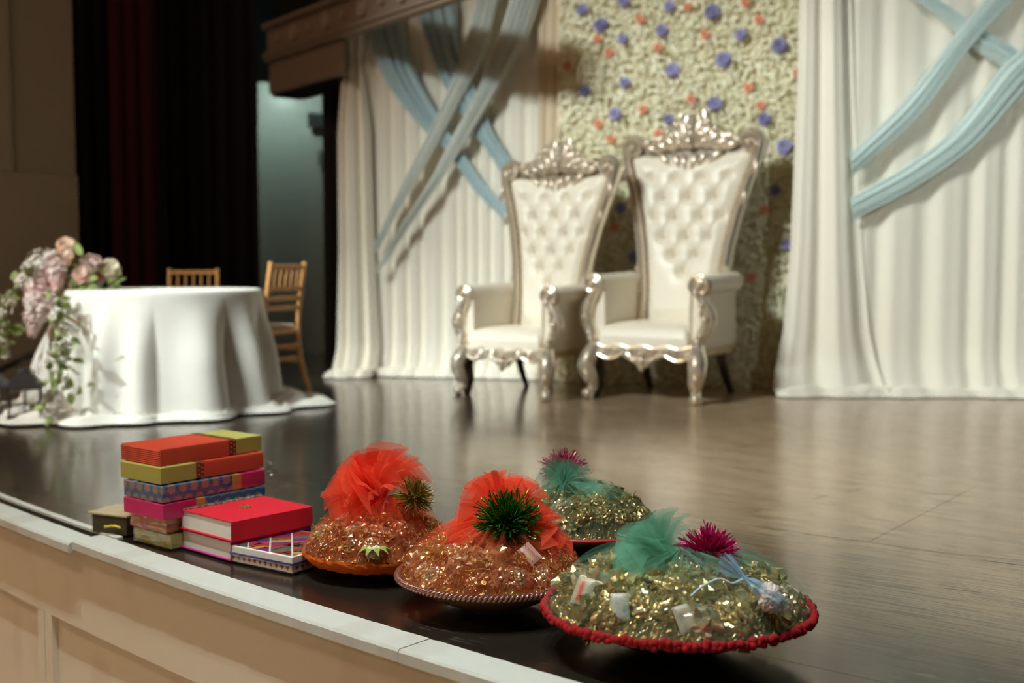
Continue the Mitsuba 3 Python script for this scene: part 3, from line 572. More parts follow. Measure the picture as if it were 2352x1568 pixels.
def wood_chair(pos, rot, label, sc=1.0):
    k = thing('banquet_chair', label, 'chair', 'golden wooden banquet chairs'); M = T().translate(list(pos)).rotate([0, 0, 1], rot).scale(sc)
    for key, c in CP.items():
        n = 'rear_post' if key.startswith('rear') else 'front_leg' if key.startswith('front') else 'back_rail' if key.startswith('rail') else 'stretcher' if key.startswith('st_') else 'spindle' if key == 'spindles' else 'seat_pad' if key == 'pad' else key
        for q in (c if isinstance(c, list) else [c]): part(k, n, q, 'pale seat pad' if key == 'pad' else None, None, M)
wood_chair((-1.735, 7.86, 0), -116, 'golden slat-back wooden chair standing at the right end of the white table')
wood_chair((-2.375, 8.50, 0), 8, 'golden spindle-back wooden chair behind the white table, only its top showing', .95)

# ------------------------------------------------------------------ round table with a long cloth
TC = np.array([-2.19, 7.24]); TR = .60
k = thing('round_table', 'round table hidden under the long white cloth', 'table')
part(k, 'table_top', ply(lathe([(0, .75), (TR - .02, .75), (TR - .01, .742), (TR - .012, .728), (0, .725)], 48).apply_translation([TC[0], TC[1], 0]), 'wood_gold'))
part(k, 'pedestal', ply(lathe([(0, .725), (.06, .72), (.04, .6), (.04, .1), (.25, .03), (.26, .015), (0, .012)], 24).apply_translation([TC[0], TC[1], 0]), 'wood_gold', smooth=30))
def table_cloth():
    nphi, nd = 360, 44; ph = np.arange(nphi) * 2 * np.pi / nphi; rows = []
    fold = 1.1 * np.abs(np.sin(5 * ph + .8 + .7 * np.sin(2 * ph))) ** .8 - .6 + .32 * np.sin(14 * ph + 2.0 + 1.2 * np.sin(3 * ph)) + .25 * np.sin(4 * ph + .3)
    lean = .6 * np.sin(2 * ph + 1.0) + .8
    def add(r, z, ang=None): a = ph if ang is None else ang; rows.append(np.stack([TC[0] + r * np.cos(a), TC[1] + r * np.sin(a), np.broadcast_to(z, ph.shape)], 1))
    for r in (.02, .3, .5, .58): add(np.full(nphi, r), .757)
    add(np.full(nphi, TR + .004), .752); add(np.full(nphi, TR + .012), .738)
    az = lambda d: np.exp(-((np.angle(np.exp(1j * (ph - math.radians(d)))) / .55) ** 2))
    pud = .035 + .24 * az(208) + .14 * az(240) + .30 * az(15) + .06 * az(160)
    for t in np.linspace(.04, 1, nd):
        amp = .085 * sm(0, .6, t); r = TR + .012 + (.075 + .17 * az(170)) * t ** 1.2 + amp * fold
        add(r, .738 - t * (.738 - .03), ph + .10 * t * lean)
    base_r = TR + .087 + .17 * az(170) + .085 * fold; wob = npfbm(np.stack([np.cos(ph) * 4, np.sin(ph) * 4, ph * 0], -1), 3, 3)
    for t in np.linspace(.07, 1, 16):
        z = .014 + .10 * np.abs(np.sin(t * 5.0 + 6 * wob + 2 * np.sin(3 * ph))) * (1 - t) ** .6 * (.35 + 2.0 * np.clip(pud - .1, 0, .4)) + .02 * (1 - t)
        add(base_r + pud * t * (.8 + .5 * wob), np.maximum(z, .006), ph + .10 * lean)
    P = np.array(rows).transpose(1, 0, 2); return grid(P, True)
k = thing('tablecloth', 'long white satin cloth draped over the round table and pooling on the stage', 'tablecloth')
put(k, ply(table_cloth(), 'cloth_white', smooth=True))

# flowers on the table's left end
fa = thing('flower_arrangement', 'blush and white flower arrangement spilling over the left end of the white table', 'flowers')
def frose(p, r, col, seed, face=(.2, -1, .5), lab=None, nm='rose'):
    m, c = petal_mesh(r, 5, seed); m.apply_transform(trimesh.geometry.align_vectors([0, 0, 1], nrm(face))); m.apply_translation(p)
    part(fa, nm, ply(m, 'matte', smooth=True, col=np.clip(c[:, None] * np.array(col), 0, .95)), lab)
def cluster(p0, p1, r0, r1, col, col2, n, seed, lab, nm='blossom_spray'):
    g = np.random.default_rng(seed); v, f, c = [], [], []
    p0, p1 = np.array(p0), np.array(p1)
    for i in range(n):
        t = g.random(); cen = p0 + (p1 - p0) * t; rr = r0 + (r1 - r0) * t; d = nrm(g.normal(0, 1, 3)); q = cen + d * rr * g.uniform(.65, 1.0)
        nn = nrm(d + g.normal(0, .3, 3)); a = nrm(np.cross(nn, g.normal(0, 1, 3))); b = np.cross(nn, a); s = g.uniform(.011, .019)
        base = len(v)
        v += [q - a * s, q - b * s + nn * .003, q + a * s, q + b * s + nn * .003]; f += [[base, base + 1, base + 2], [base, base + 2, base + 3]]
        cc = np.array(col) * (1 - t) + np.array(col2) * t; c += [np.clip(cc * g.uniform(.9, 1.12), 0, .95)] * 4
    part(fa, nm, ply(tm(v, f), 'matte', col=np.array(c)), lab, 'stuff')
def leaves(points, n_each, size, seed, nm='leaf', par=None, col=(.27, .36, .13)):
    g = np.random.default_rng(seed)
    for p in points:
        for i in range(n_each):
            L = size * g.uniform(.7, 1.3); u = np.linspace(0, 1, 6); w = .32 * L * np.sin(np.pi * u ** .8); X = np.stack([-w, w * 0, w], 1); Yc = np.stack([u * L] * 3, 1); Z_ = np.stack([.12 * L * u + .05 * L, .0 * u, .12 * L * u + .05 * L], 1) - .25 * L * (u ** 2)[:, None]
            m = grid(np.stack([X, Yc, Z_], -1)); m.apply_transform(trimesh.transformations.random_rotation_matrix(g.random(3))); m.apply_translation(np.array(p) + g.normal(0, size * .35, 3))
            part(par or fa, nm, ply(m, 'leaf', smooth=True, col=np.array(col) * g.uniform(.7, 1.5)))

part(fa, 'bowl', ply(lathe([(0, .765), (.09, .765), (.13, .82), (.12, .84), (.0, .83)], 24).apply_translation([-2.62, 7.08, 0]), 'matte', smooth=30, col=(.6, .6, .55)))
frose((-2.69, 6.98, 1.015), .062, (.94, .72, .58), 101, lab='peach rose at the top'); frose((-2.68, 6.92, .945), .062, (.94, .74, .60), 102, lab='peach rose')
frose((-2.55, 7.0, .905), .075, (.68, .52, .48), 103, lab='mauve rose'); frose((-2.58, 6.93, .845), .062, (.92, .70, .62), 104, lab='blush rose'); frose((-2.49, 7.05, .87), .065, (.70, .56, .50), 105, lab='mauve rose')
frose((-2.46, 7.08, .90), .05, (.88, .84, .72), 106, lab='cream rose'); frose((-2.43, 7.02, .865), .06, (.72, .66, .50), 107, lab='cream rose'); frose((-2.53, 6.95, .90), .05, (.62, .48, .44), 108)
frose((-2.50, 6.98, .83), .03, (.6, .10, .10), 109, lab='small red bloom')
cluster((-2.80, 6.92, .92), (-2.88, 6.88, .80), .10, .075, (.94, .93, .88), (.94, .90, .86), 700, 7, 'white hydrangea head')
cluster((-2.72, 6.90, .93), (-2.70, 6.84, .76), .075, .03, (.94, .82, .80), (.92, .66, .68), 520, 8, 'pink hanging spray')
cluster((-2.80, 6.84, .76), (-2.83, 6.80, .68), .075, .05, (.94, .70, .70), (.94, .82, .82), 420, 9, 'pink hanging spray')
cluster((-2.79, 6.78, .66), (-2.80, 6.72, .50), .09, .02, (.94, .86, .84), (.93, .76, .77), 560, 10, 'pink hanging spray')
cluster((-2.74, 6.80, .72), (-2.73, 6.80, .60), .05, .04, (.88, .80, .78), (.86, .62, .64), 260, 16, 'pink hanging spray')
leaves([(-2.60, 6.95, .80), (-2.56, 6.93, .78), (-2.70, 6.85, .68), (-2.66, 6.85, .70), (-2.48, 6.98, .79), (-2.40, 7.0, .78), (-2.91, 6.88, .74), (-2.86, 6.86, .86), (-2.62, 6.95, .87), (-2.78, 6.86, .72)], 5, .075, 31)
part(fa, 'twig', ply(tube(bez([(-2.72, 6.80, .68), (-2.60, 6.68, .62), (-2.48, 6.62, .57)], 8), .007, 6), 'satin', smooth=True, col=(.22, .14, .08)))
part(fa, 'twig', ply(tube(bez([(-2.64, 6.88, .80), (-2.58, 6.80, .74), (-2.50, 6.75, .71)], 8), .006, 6), 'satin', smooth=True, col=(.22, .14, .08)))
ga = thing('greenery_garland', 'white-blossomed greenery garland trailing down the left side of the tablecloth', 'garland')
def garland(path, seed, n):
    g = np.random.default_rng(seed); q = bez(path, 30)
    part(ga, 'stem', ply(tube(q, .006, 6), 'satin', smooth=True, col=(.16, .18, .07)))
    pts = [tuple(q[g.integers(0, 30)] + g.normal(0, .035, 3)) for _ in range(n)]
    leaves([(p[0], p[1], max(p[2], .05)) for p in pts], 2, .06, seed + 1, par=ga, col=(.30, .38, .14))
    for i in range(n):
        p = q[g.integers(0, 30)] + g.normal(0, .04, 3); p[2] = max(p[2], .06)
        m, c = petal_mesh(g.uniform(.022, .036), 4, 200 + i % 3, 2); m.apply_transform(trimesh.geometry.align_vectors([0, 0, 1], nrm([g.normal(0, .5), -1, .5]))); m.apply_translation(p)
        part(ga, 'white_blossom', ply(m, 'matte', smooth=True, col=np.clip(c[:, None] * np.array([.92, .92, .86]), 0, .92)))
garland([(-2.62, 6.62, .66), (-2.54, 6.50, .48), (-2.55, 6.47, .30), (-2.57, 6.46, .16), (-2.62, 6.46, .08)], 51, 34)
garland([(-2.95, 6.90, .80), (-3.02, 6.85, .66), (-3.03, 6.80, .52), (-3.02, 6.78, .42)], 52, 20)

# lanterns
def lantern(x, y, label, rot=20):
    k = thing('lantern', label, 'lantern', 'black metal lanterns'); D = (.030, .026, .030); M = T().translate([x, y, .03]).rotate([0, 0, 1], rot); w = .085
    P_ = lambda n, m, sm_=False, lab=None: part(k, n, ply(m, 'satin', smooth=sm_, col=D), lab, None, M)
    P_('base', cbox(.19, .19, .018, .004, (0, 0, .012)))
    for sx in (-1, 1):
        for sy in (-1, 1): P_('post', tube([(sx * w, sy * w, .02), (sx * w * .94, sy * w * .94, .08), (sx * w, sy * w, .175)], .0055, 6), True)
        P_('window_bar', tube([(sx * .0, sx * w, .02), (0, sx * w, .175)], .0035, 6), True); P_('window_bar', tube([(sx * w, 0, .02), (sx * w, 0, .175)], .0035, 6), True)
    P_('upper_frame', cat([cbox(.19, .012, .014, .002, (0, s * .088, .175)) for s in (-1, 1)] + [cbox(.012, .19, .014, .002, (s * .088, 0, .175)) for s in (-1, 1)]))
    roof = tm([(-.105, -.105, .178), (.105, -.105, .178), (.105, .105, .178), (-.105, .105, .178), (-.035, -.035, .262), (.035, -.035, .262), (.035, .035, .262), (-.035, .035, .262)], [[0, 1, 5], [0, 5, 4], [1, 2, 6], [1, 6, 5], [2, 3, 7], [2, 7, 6], [3, 0, 4], [3, 4, 7], [4, 5, 6], [4, 6, 7], [0, 3, 2], [0, 2, 1]])
    q = P_('roof', roof); part(q, 'cap', ply(lathe([(0, .262), (.04, .262), (.035, .278), (.012, .29), (0, .292)], 12), 'satin', col=D), None, None, M)
    ring = np.array([(.022 * math.cos(a), 0, .305 + .022 * math.sin(a)) for a in np.linspace(0, 2 * np.pi, 20)]); P_('carrying_ring', tube(ring, .0035, 6, caps=False), True)
    g = [part(k, 'pane', ply(cbox(.16, .002, .15, .0002, (0, s * (w - .003), .098)), 'clear_film'), None, None, M) for s in (-1, 1)]
lantern(-2.80, 6.60, 'black metal lantern with hipped roof standing on the cloth beside the garland')
lantern(-3.05, 6.70, 'black metal lantern mostly cut off by the left edge of the photo', 10)

# ------------------------------------------------------------------ gift boxes on the stage edge
def frame(corner, ang):
    """box coordinates: a = along the long side (away to the right), b = along the short side (to the left), from the nearest bottom corner"""
    a = math.radians(ang); return np.array([[math.cos(a), -math.sin(a), 0, corner[0]], [math.sin(a), math.cos(a), 0, corner[1]], [0, 0, 1, corner[2]], [0, 0, 0, 1.0]])
def seg(a0, a1, b0, b1, z0, z1, c=.002): return cbox(a1 - a0, b1 - b0, z1 - z0, c, ((a0 + a1) / 2, (b0 + b1) / 2, (z0 + z1) / 2))
def place(m, F): m = m.copy(); m.apply_transform(F); return m
def ribs(a0, a1, b0, b1, z0, z1):
    ms = []
    for a in np.arange(a0 + .003, a1, .0062): ms += [tube([(a, b0, z0), (a, b0, z1)], .0026, 5), tube([(a, b0, z1), (a, b1, z1)], .0014, 5)]
    for z in np.arange(z0 + .003, z1, .0062): ms.append(tube([(a0, b0, z), (a0, b1, z)], .0026, 5))
    return cat(ms)
def braid(a, b0, b1, z0, z1, w):
    ms = []
    for k, z in enumerate(np.linspace(z0 + .004, z1 - .004, 7)): ms += [ball((a + w * .25, b0 - .001, z), .0045, 1, (1, .6, .8)) if False else ball((a + w * (.3 if k % 2 else .7), b0 - .001, z), .0042, 1)]
    for k, b in enumerate(np.linspace(b0 + .005, b1 - .005, 26)): ms.append(ball((a + w * (.3 if k % 2 else .7), b, z1 + .001), .0040, 1))
    return cat(ms)
RED, OLIVE, PINK, GOLD = (.56, .070, .036), (.38, .355, .085), (.54, .017, .13), (.52, .28, .07)
def damask(ang):
    ca, sa_ = math.cos(math.radians(ang)), math.sin(math.radians(ang))
    def f(p, n, uv):
        la = p.x * ca + p.y * sa_; lb = -p.x * sa_ + p.y * ca; fa_ = dr.abs(n.x * ca + n.y * sa_) > .7; up = dr.abs(n.z) > .7
        u = dr.select(fa_, lb, la) / .042; v = dr.select(up, lb, p.z) / .036
        row = dr.floor(v); uu = u + .5 * (row - 2 * dr.floor(row / 2))
        x = uu - dr.floor(uu) - .5; y = v - row - .5
        rr = dr.sqrt(x * x + y * y) + .06 * dr.sin(8 * dr.atan2(y, x)) + .08 * (noise(u * 9, v * 9) - .5)
        return mix((.30, .20, .20), (.015, .12, .26), smoothstep(.33, .38, rr))
    return f
scene['damask_print'] = prin(proc(damask(51.5)), .4, specular=.4)
def crinkle(m, amp, seed, fr=60.):
    m = m.copy(); v = m.vertices; n_ = m.vertex_normals
    m.vertices = v + n_ * ((np.abs(npfbm(v * fr, 2, seed) - .5) * 2) * amp)[:, None]; return m
def wrap_film(a0, a1, b0, b1, z0, z1, seed):
    m = seg(a0 - .003, a1 + .003, b0 - .003, b1 + .003, z0 - .0005, z1 + .0005, .003); m = m.subdivide_to_size(.018); return crinkle(m, .003, seed)
def gift(label, corner, ang=51.5):
    k = thing('gift_box', label, 'gift box'); F = frame(corner, ang)
    def P_(n, m, mat, col=None, lab=None, smooth=False, kind=None, under=None):
        m = place(m, F); return part(under or k, n, ply(m, mat, smooth=smooth, col=col) if mat != 'damask_print' else ply(m, mat, smooth=smooth), lab, kind)
    return P_
B0, W_, L_ = 0.0, .212, .405
P_ = gift('small olive gift box in clear wrap at the bottom of the tall stack', (-1.075, 3.588, .0065))
P_('box', seg(0, .36, 0, .20, 0, .046), 'satin', OLIVE); P_('clear_wrap', wrap_film(0, .36, 0, .20, 0, .046, 3), 'clear_film')
P_ = gift('brown gift box with orange stripes, second from the bottom of the tall stack', (-1.090, 3.595, .055))
P_('box', seg(0, .36, 0, .195, 0, .047), 'satin', (.40, .22, .12)); 
for z0, z1, c in ((.030, .036, (.70, .22, .05)), (.024, .026, (.03, .02, .02)), (.008, .018, (.62, .20, .05))): P_('printed_stripe', seg(-.0006, .3606, -.0006, .1956, z0, z1, .0002), 'satin', c)
P_('ribbon', cat([seg(-.0015, .001, .10, .145, 0, .047, .0003), seg(0, .36, .10, .145, .046, .0478, .0003)]), 'satin', (.50, .12, .12), 'sheer red ribbon'); P_('clear_wrap', wrap_film(0, .36, 0, .195, 0, .047, 4), 'clear_film')
P_ = gift('hot pink and blue damask gift box, third from the bottom of the tall stack', (-1.088, 3.555, .106))
P_('pink_lid', seg(0, .125, 0, .215, 0, .050), 'satin', PINK, 'hot pink end'); P_('gold_band', seg(.125, .160, -.001, .216, 0, .051), 'satin', GOLD, 'gold band'); P_('blue_lid', seg(.160, .405, 0, .215, 0, .050), 'damask_print', None, 'blue damask end')
P_ = gift('blue damask and pink gift box in shiny clear wrap, third from the top', (-1.090, 3.560, .1605))
P_('blue_lid', seg(0, .27, 0, .210, 0, .050), 'damask_print', None, 'blue damask end'); P_('gold_band', seg(.27, .305, -.001, .211, 0, .051), 'satin', GOLD, 'gold band'); P_('pink_lid', seg(.305, .405, 0, .210, 0, .050), 'satin', PINK, 'hot pink end')
P_('clear_wrap', wrap_film(0, .405, 0, .21, 0, .050, 5), 'clear_film')
g = np.random.default_rng(77); fl = []
for i in range(9):
    d = nrm([1.0, g.normal(-.25, .5), g.normal(.35, .5)]); q = np.array([.408, .02 + .02 * g.random(), .03]); u = np.linspace(0, 1, 6); side = nrm(np.cross(d, g.normal(0, 1, 3)))
    w = .004 + .022 * u; P = q + u[:, None, None] * d * .06 + side * (np.linspace(-1, 1, 5)[None, :, None] * w[:, None, None]) + g.normal(0, .0035, (6, 5, 3)) * u[:, None, None]; fl.append(grid(P))
P_('wrap_tail', cat(fl), 'clear_film', None, 'crumpled clear wrap end')
P_ = gift('olive and red corrugated gift box, second from the top of the tall stack', (-1.100, 3.575, .215))
P_('olive_lid', seg(0, .135, 0, .220, 0, .053), 'satin', OLIVE, 'olive end'); P_('braid_base', seg(.135, .165, -.001, .221, 0, .0535), 'satin', (.22, .03, .03)); P_('braid', braid(.135, 0, .22, 0, .053, .03), 'foil', (.45, .25, .08), 'gold braid', True, 'stuff')
r_ = P_('red_lid', seg(.165, .405, 0, .220, 0, .052), 'satin', RED, 'corrugated red end'); P_('corrugation', ribs(.165, .405, 0, .22, 0, .052), 'satin', RED, None, True, 'stuff', r_)
P_ = gift('red corrugated and olive gift box on top of the tall stack', (-1.108, 3.60, .2695))
r_ = P_('red_lid', seg(0, .265, 0, .212, 0, .052), 'satin', RED, 'corrugated red end'); P_('corrugation', ribs(0, .265, 0, .212, 0, .052), 'satin', RED, None, True, 'stuff', r_)
P_('braid_base', seg(.265, .297, -.001, .213, 0, .0525), 'satin', (.20, .03, .03)); P_('braid', braid(.265, 0, .212, 0, .052, .032), 'foil', (.45, .25, .08), 'gold braid', True, 'stuff')
P_('olive_lid', seg(.297, .405, 0, .212, 0, .053), 'satin', OLIVE, 'olive end')
def bookbox(label, corner, ang, L, W, H, colr, deco):
    P_ = gift(label, corner, ang)
    P_('block', seg(.004, L - .004, .003, W - .002, .004, H - .004, .001), 'satin', (.80, .80, .76), 'white block')
    P_('cover', cat([seg(0, L, 0, W + .006, H - .004, H, .001), seg(-.002, L, -.002, W + .006, 0, .004, .001), seg(-.002, L + .002, -.0035, .002, 0, H, .001)]), 'matte', colr, 'cloth cover')
    if deco:
        g = np.random.default_rng(9); ms = []; cs = []
        for a in np.linspace(.008, L - .008, 64):
            for b in (W - .012, W - .019, W - .026): q = ball((a + g.normal(0, .001), b + g.normal(0, .001), H + .001), .0042, 1); ms.append(q); cs += [np.array([(.75, .62, .40), (.80, .75, .70), (.35, .25, .18), (.5, .2, .2)][g.integers(0, 4)])] * len(q.vertices)
        P_('sequin_trim', cat(ms), 'foil', np.array(cs), 'sequin trim', False, 'stuff')
        em = [ball((L * .5, W * .52, H + .001), .007, 1)]
        for t in np.arange(0, 2 * np.pi, .52): em += [ball((L * .5 + .017 * math.cos(t), W * .52 + .017 * math.sin(t), H + .001), .0045, 1), ball((L * .5 + .010 * math.cos(t + .26), W * .52 + .010 * math.sin(t + .26), H + .001), .003, 1)]
        P_('emblem', cat(em), 'foil', (.60, .42, .15), 'gold beaded emblem')
    return P_
bookbox('magenta book-shaped gift box lying under the red one', (-.850, 3.443, .0065), 48.5, .30, .268, .060, (.42, .03, .22), False)
bookbox('red book-shaped gift box with sequin trim and gold emblem', (-.846, 3.435, .0675), 48.5, .305, .278, .062, (.58, .016, .034), True)
P_ = gift('flat white gift box with a lid of coloured slanted blocks beside the red book box', (-.638, 3.30, .0065), 56)
fl_L, fl_W = .26, .262
P_('base', seg(.003, fl_L - .003, .003, fl_W - .003, 0, .034), 'satin', (.80, .79, .78)); P_('lid', seg(0, fl_L, 0, fl_W, .020, .050), 'satin', (.84, .83, .82), 'white lid')
P_('blue_line', cat([seg(-.0004, fl_L + .0004, -.0004, fl_W + .0004, .023, .030, .0001)]), 'satin', (.05, .08, .30), 'printed blue line')
tri = []
for b in np.linspace(.014, fl_W - .022, 11): tri.append(tm([(.0026, b, .0195), (.0026, b + .016, .0195), (.0026, b + .008, .006)], [[0, 1, 2], [0, 2, 1]]))
for a in np.linspace(.014, fl_L - .022, 11): tri.append(tm([(a, .0026, .0195), (a + .016, .0026, .0195), (a + .008, .0026, .006)], [[0, 1, 2], [0, 2, 1]]))
P_('triangle_print', cat(tri), 'satin', (.42, .06, .05), 'row of printed red triangles')
g = np.random.default_rng(4); pm, pcol = [], []
pal = [(.45, .03, .04), (.10, .05, .30), (.03, .22, .14), (.60, .40, .04), (.10, .14, .10), (.42, .05, .06), (.50, .08, .10)]
lid_rect = sbox(.006, .006, fl_L - .006, fl_W - .006)
for i in range(-3, 4):
    for j in range(0, 17):
        c0_, c1_ = i * .092 + .004, (i + 1) * .092 - .003; s0, s1 = j * .040 + (i % 3) * .013, (j + 1) * .040 + (i % 3) * .013
        cell = Polygon([((s_ + c_) / 2, (s_ - c_) / 2) for s_, c_ in ((s0, c0_), (s1, c0_), (s1, c1_), (s0, c1_))]).intersection(lid_rect)
        if cell.is_empty or cell.area < 1e-5 or cell.geom_type != 'Polygon': continue
        q = ext(cell, .0004); q.apply_translation([0, 0, .0501]); pm.append(q); pcol += [np.array(pal[(i * 3 + j * 2 + int(g.integers(0, 2))) % 7])] * len(q.vertices)
P_('lid_print', cat(pm), 'satin', np.array(pcol), 'printed slanted colour blocks'); P_('clear_wrap', wrap_film(0, fl_L, 0, fl_W, 0, .050, 8), 'clear_film')
kb = thing('kraft_box', 'small brown box with tan lid and yellow ribbon, behind the tall stack', 'box'); F = frame((-1.275, 3.77, .0065), 66)
part(kb, 'box', ply(place(seg(0, .13, 0, .15, 0, .062), F), 'matte', col=(.055, .045, .022))); part(kb, 'lid', ply(place(seg(-.004, .135, -.005, .168, .062, .068, .001), F), 'matte', col=(.42, .34, .22)), 'tan overhanging lid')
part(kb, 'ribbon', ply(place(cat([tube(bez([(-.006, .02 + .01 * i, .028 + .003 * i), (-.016, .05 + .006 * i, .034 - .002 * i), (-.010, .085, .024 + .002 * i)], 10), .0035, 6) for i in range(3)]), F), 'satin', smooth=True, col=(.70, .52, .04)), 'yellow ribbon')

# ------------------------------------------------------------------ wrapped baskets
def lump(seed, sx, sy, sz):
    m = trimesh.creation.icosphere(3, 1.0); v = m.vertices
    rid = 1 - np.abs(npfbm(v * 2.3 + seed * 7.1, 2, seed) - .5) * 2; fine = 1 - np.abs(npfbm(v * 6.5 + seed * 3.3, 2, seed + 9) - .5) * 2
    m.vertices = v * (.50 + .42 * rid + .30 * fine)[:, None] * [sx, sy, sz]; return m
def crumple(seed, sx, sy, sz):
    g = np.random.default_rng(seed + 300); m = trimesh.creation.icosphere(2, 1.0); v = m.vertices
    rid = 1 - np.abs(npfbm(v * 1.9 + seed * 5.1, 2, seed) - .5) * 2
    m.vertices = (v * (.62 + .38 * rid[:, None] ** 2 + .13 * g.normal(0, 1, (len(v), 1))) + g.normal(0, .055, v.shape)) * [sx, sy, sz]; return m
LUMPS = [crumple(i, 1.05, .85, .62 + .05 * i) if i % 3 else lump(i, 1.0, .8, .7) for i in range(6)]
def tail(seed):
    g = np.random.default_rng(seed); u = np.linspace(0, 1, 6); a = np.arange(28) * 2 * np.pi / 28; P = np.zeros((28, 6, 3))
    for j, t in enumerate(u):
        r = .10 + .42 * t ** .9; rr = r * (1 + .45 * t * np.sin(7 * a + g.uniform(0, 6)) + .2 * t * g.normal(0, 1, 28)); P[:, j] = np.stack([.72 + .62 * t + .1 * t * g.normal(0, 1, 28), rr * np.cos(a), .5 * rr * np.sin(a)], 1)
    return grid(P, True)
TAILS = [tail(i) for i in range(4)]
WARMS = [(.80, .52, .20), (.66, .36, .15), (.82, .62, .36), (.52, .27, .12), (.74, .44, .26)]
GREENS = [(.70, .58, .28), (.56, .46, .20), (.80, .73, .52), (.38, .31, .13), (.68, .58, .32)]
SW = {}
def sweet_ply(pal, i, j, kind):
    key = (id(pal), i, j, kind)
    if key not in SW: SW[key] = ply(LUMPS[i] if kind == 'l' else TAILS[i], 'foil', col=pal[j])
    return SW[key]
def dome(r, H, p): return H * (1 - r ** (p + .5))
def basket(label, c, R, zr, ztop, tie, seed, bowl_col, pal, n_sweets, sw_r, net, mound, p_net, group_label, place_lab, net_lab, bowl_smooth=True, coil=True):
    k = thing('gift_basket', label, 'gift basket'); Rx, Ry = R; g = np.random.default_rng(seed)
    def ell(m): m = m.copy(); m.vertices = m.vertices * [Rx, Ry, 1] + [c[0], c[1], 0]; return m
    rr = np.concatenate([[0], np.linspace(.26, 1.0, 66)]); zz = .0065 + zr * np.clip((rr - .26) / .74, 0, 1) ** 1.2
    rip = .006 * np.abs(np.sin(np.linspace(0, 11 * np.pi, 67))) if coil else 0
    prof = [(a, z - (q if coil else 0) * (a > .3)) for a, z, q in zip(rr, zz, rip if coil else rr)]; prof = [(a, max(z, .0065)) for a, z in prof] + [(1.0, zr + .008), (.97, zr + .006), (.6, zr * .55), (0, .02)]
    n = 96; m = lathe(prof, n)
    if coil: a_ = np.arctan2(m.vertices[:, 1], m.vertices[:, 0]); m.vertices[:, 2] += .0012 * np.sin(60 * a_) * (m.vertices[:, 2] > .02) * (m.vertices[:, 2] < zr)
    part(k, 'bowl', ply(ell(m), 'satin', smooth=40, col=bowl_col))
    # bed under the sweets, colour darkened to stand for shade in the recesses
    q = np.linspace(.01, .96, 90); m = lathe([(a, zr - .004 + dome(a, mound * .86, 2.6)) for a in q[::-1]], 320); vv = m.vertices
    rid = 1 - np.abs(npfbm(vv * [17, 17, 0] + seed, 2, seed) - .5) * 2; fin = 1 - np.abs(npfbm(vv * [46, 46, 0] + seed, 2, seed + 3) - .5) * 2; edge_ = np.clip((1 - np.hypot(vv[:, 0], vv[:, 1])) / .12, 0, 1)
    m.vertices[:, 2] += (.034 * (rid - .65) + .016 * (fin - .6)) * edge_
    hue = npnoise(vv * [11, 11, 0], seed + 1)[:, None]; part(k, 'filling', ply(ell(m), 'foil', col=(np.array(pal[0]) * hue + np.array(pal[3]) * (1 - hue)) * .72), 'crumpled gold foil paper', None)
    pts = []; tries = 0
    while len(pts) < n_sweets and tries < 6000:
        tries += 1; r, a = math.sqrt(g.random()) * (1.0 - sw_r * .75 / min(R)), g.random() * 2 * math.pi; q = np.array([r * math.cos(a) * Rx, r * math.sin(a) * Ry])
        if all(np.hypot(*(q - o[0])) > sw_r * 1.28 for o in pts): pts.append((q, r))
    for i, (q, r) in enumerate(pts):
        s = sw_r * g.uniform(.8, 1.15); z = zr - .004 + dome(r, mound, 2.6) - s * .02
        t = thing('wrapped_sweet', group_label, 'wrapped sweet', place_lab)
        nrmv = nrm([q[0] / Rx * r * 1.2, q[1] / Ry * r * 1.2, 1.0]); A = trimesh.geometry.align_vectors([0, 0, 1], nrmv) @ trimesh.transformations.rotation_matrix(g.random() * 6.28, [0, 0, 1]) @ trimesh.transformations.rotation_matrix(g.normal(0, .35), [1, 0, 0])
        A = A @ np.diag([s, s, s, 1.0]); A[:3, 3] = [c[0] + q[0] * .95, c[1] + q[1] * .95, z]; M = T(A.tolist()); j = int(g.integers(0, 5))
        part(t, 'wrapper', sweet_ply(pal, int(g.integers(0, 6)), j, 'l'), None, None, M); part(t, 'twist', sweet_ply(pal, int(g.integers(0, 4)), j, 't'), None, None, M)
    # curling ribbons
    cu = []
    for i in range(150):
        r, a = math.sqrt(g.random()) * .9, g.random() * 2 * math.pi; o = np.array([c[0] + r * math.cos(a) * Rx, c[1] + r * math.sin(a) * Ry, zr + .012 + dome(r, mound, 2.6)])
        d = nrm([g.normal(), g.normal(), .25 * g.normal() - .1 * r]); s_ = nrm(np.cross(d, [0, 0, 1])); t = np.linspace(0, 1, 18); rad = g.uniform(.002, .011); tw = g.uniform(2, 9); L = g.uniform(.03, .07)
        path = o + d * (t[:, None] - .5) * L + s_ * (rad * np.cos(tw * t))[:, None] + np.array([0, 0, 1]) * (rad * np.sin(tw * t))[:, None] * .7; cu.append(tube(path, .0015, 4))
    part(k, 'curling_ribbon', ply(cat(cu), 'foil', smooth=True, col=(.80, .60, .18)), 'thin gold curling ribbons', 'stuff')
    # net from the rim to the tie
    nphi, nr = 300, 34; ph = np.arange(nphi) * 2 * np.pi / nphi; u = np.linspace(0, 1, nr); P = np.zeros((nphi, nr, 3)); f1 = npfbm(np.stack([np.cos(ph) * 5, np.sin(ph) * 5, ph * 0], -1), 3, seed) - .5
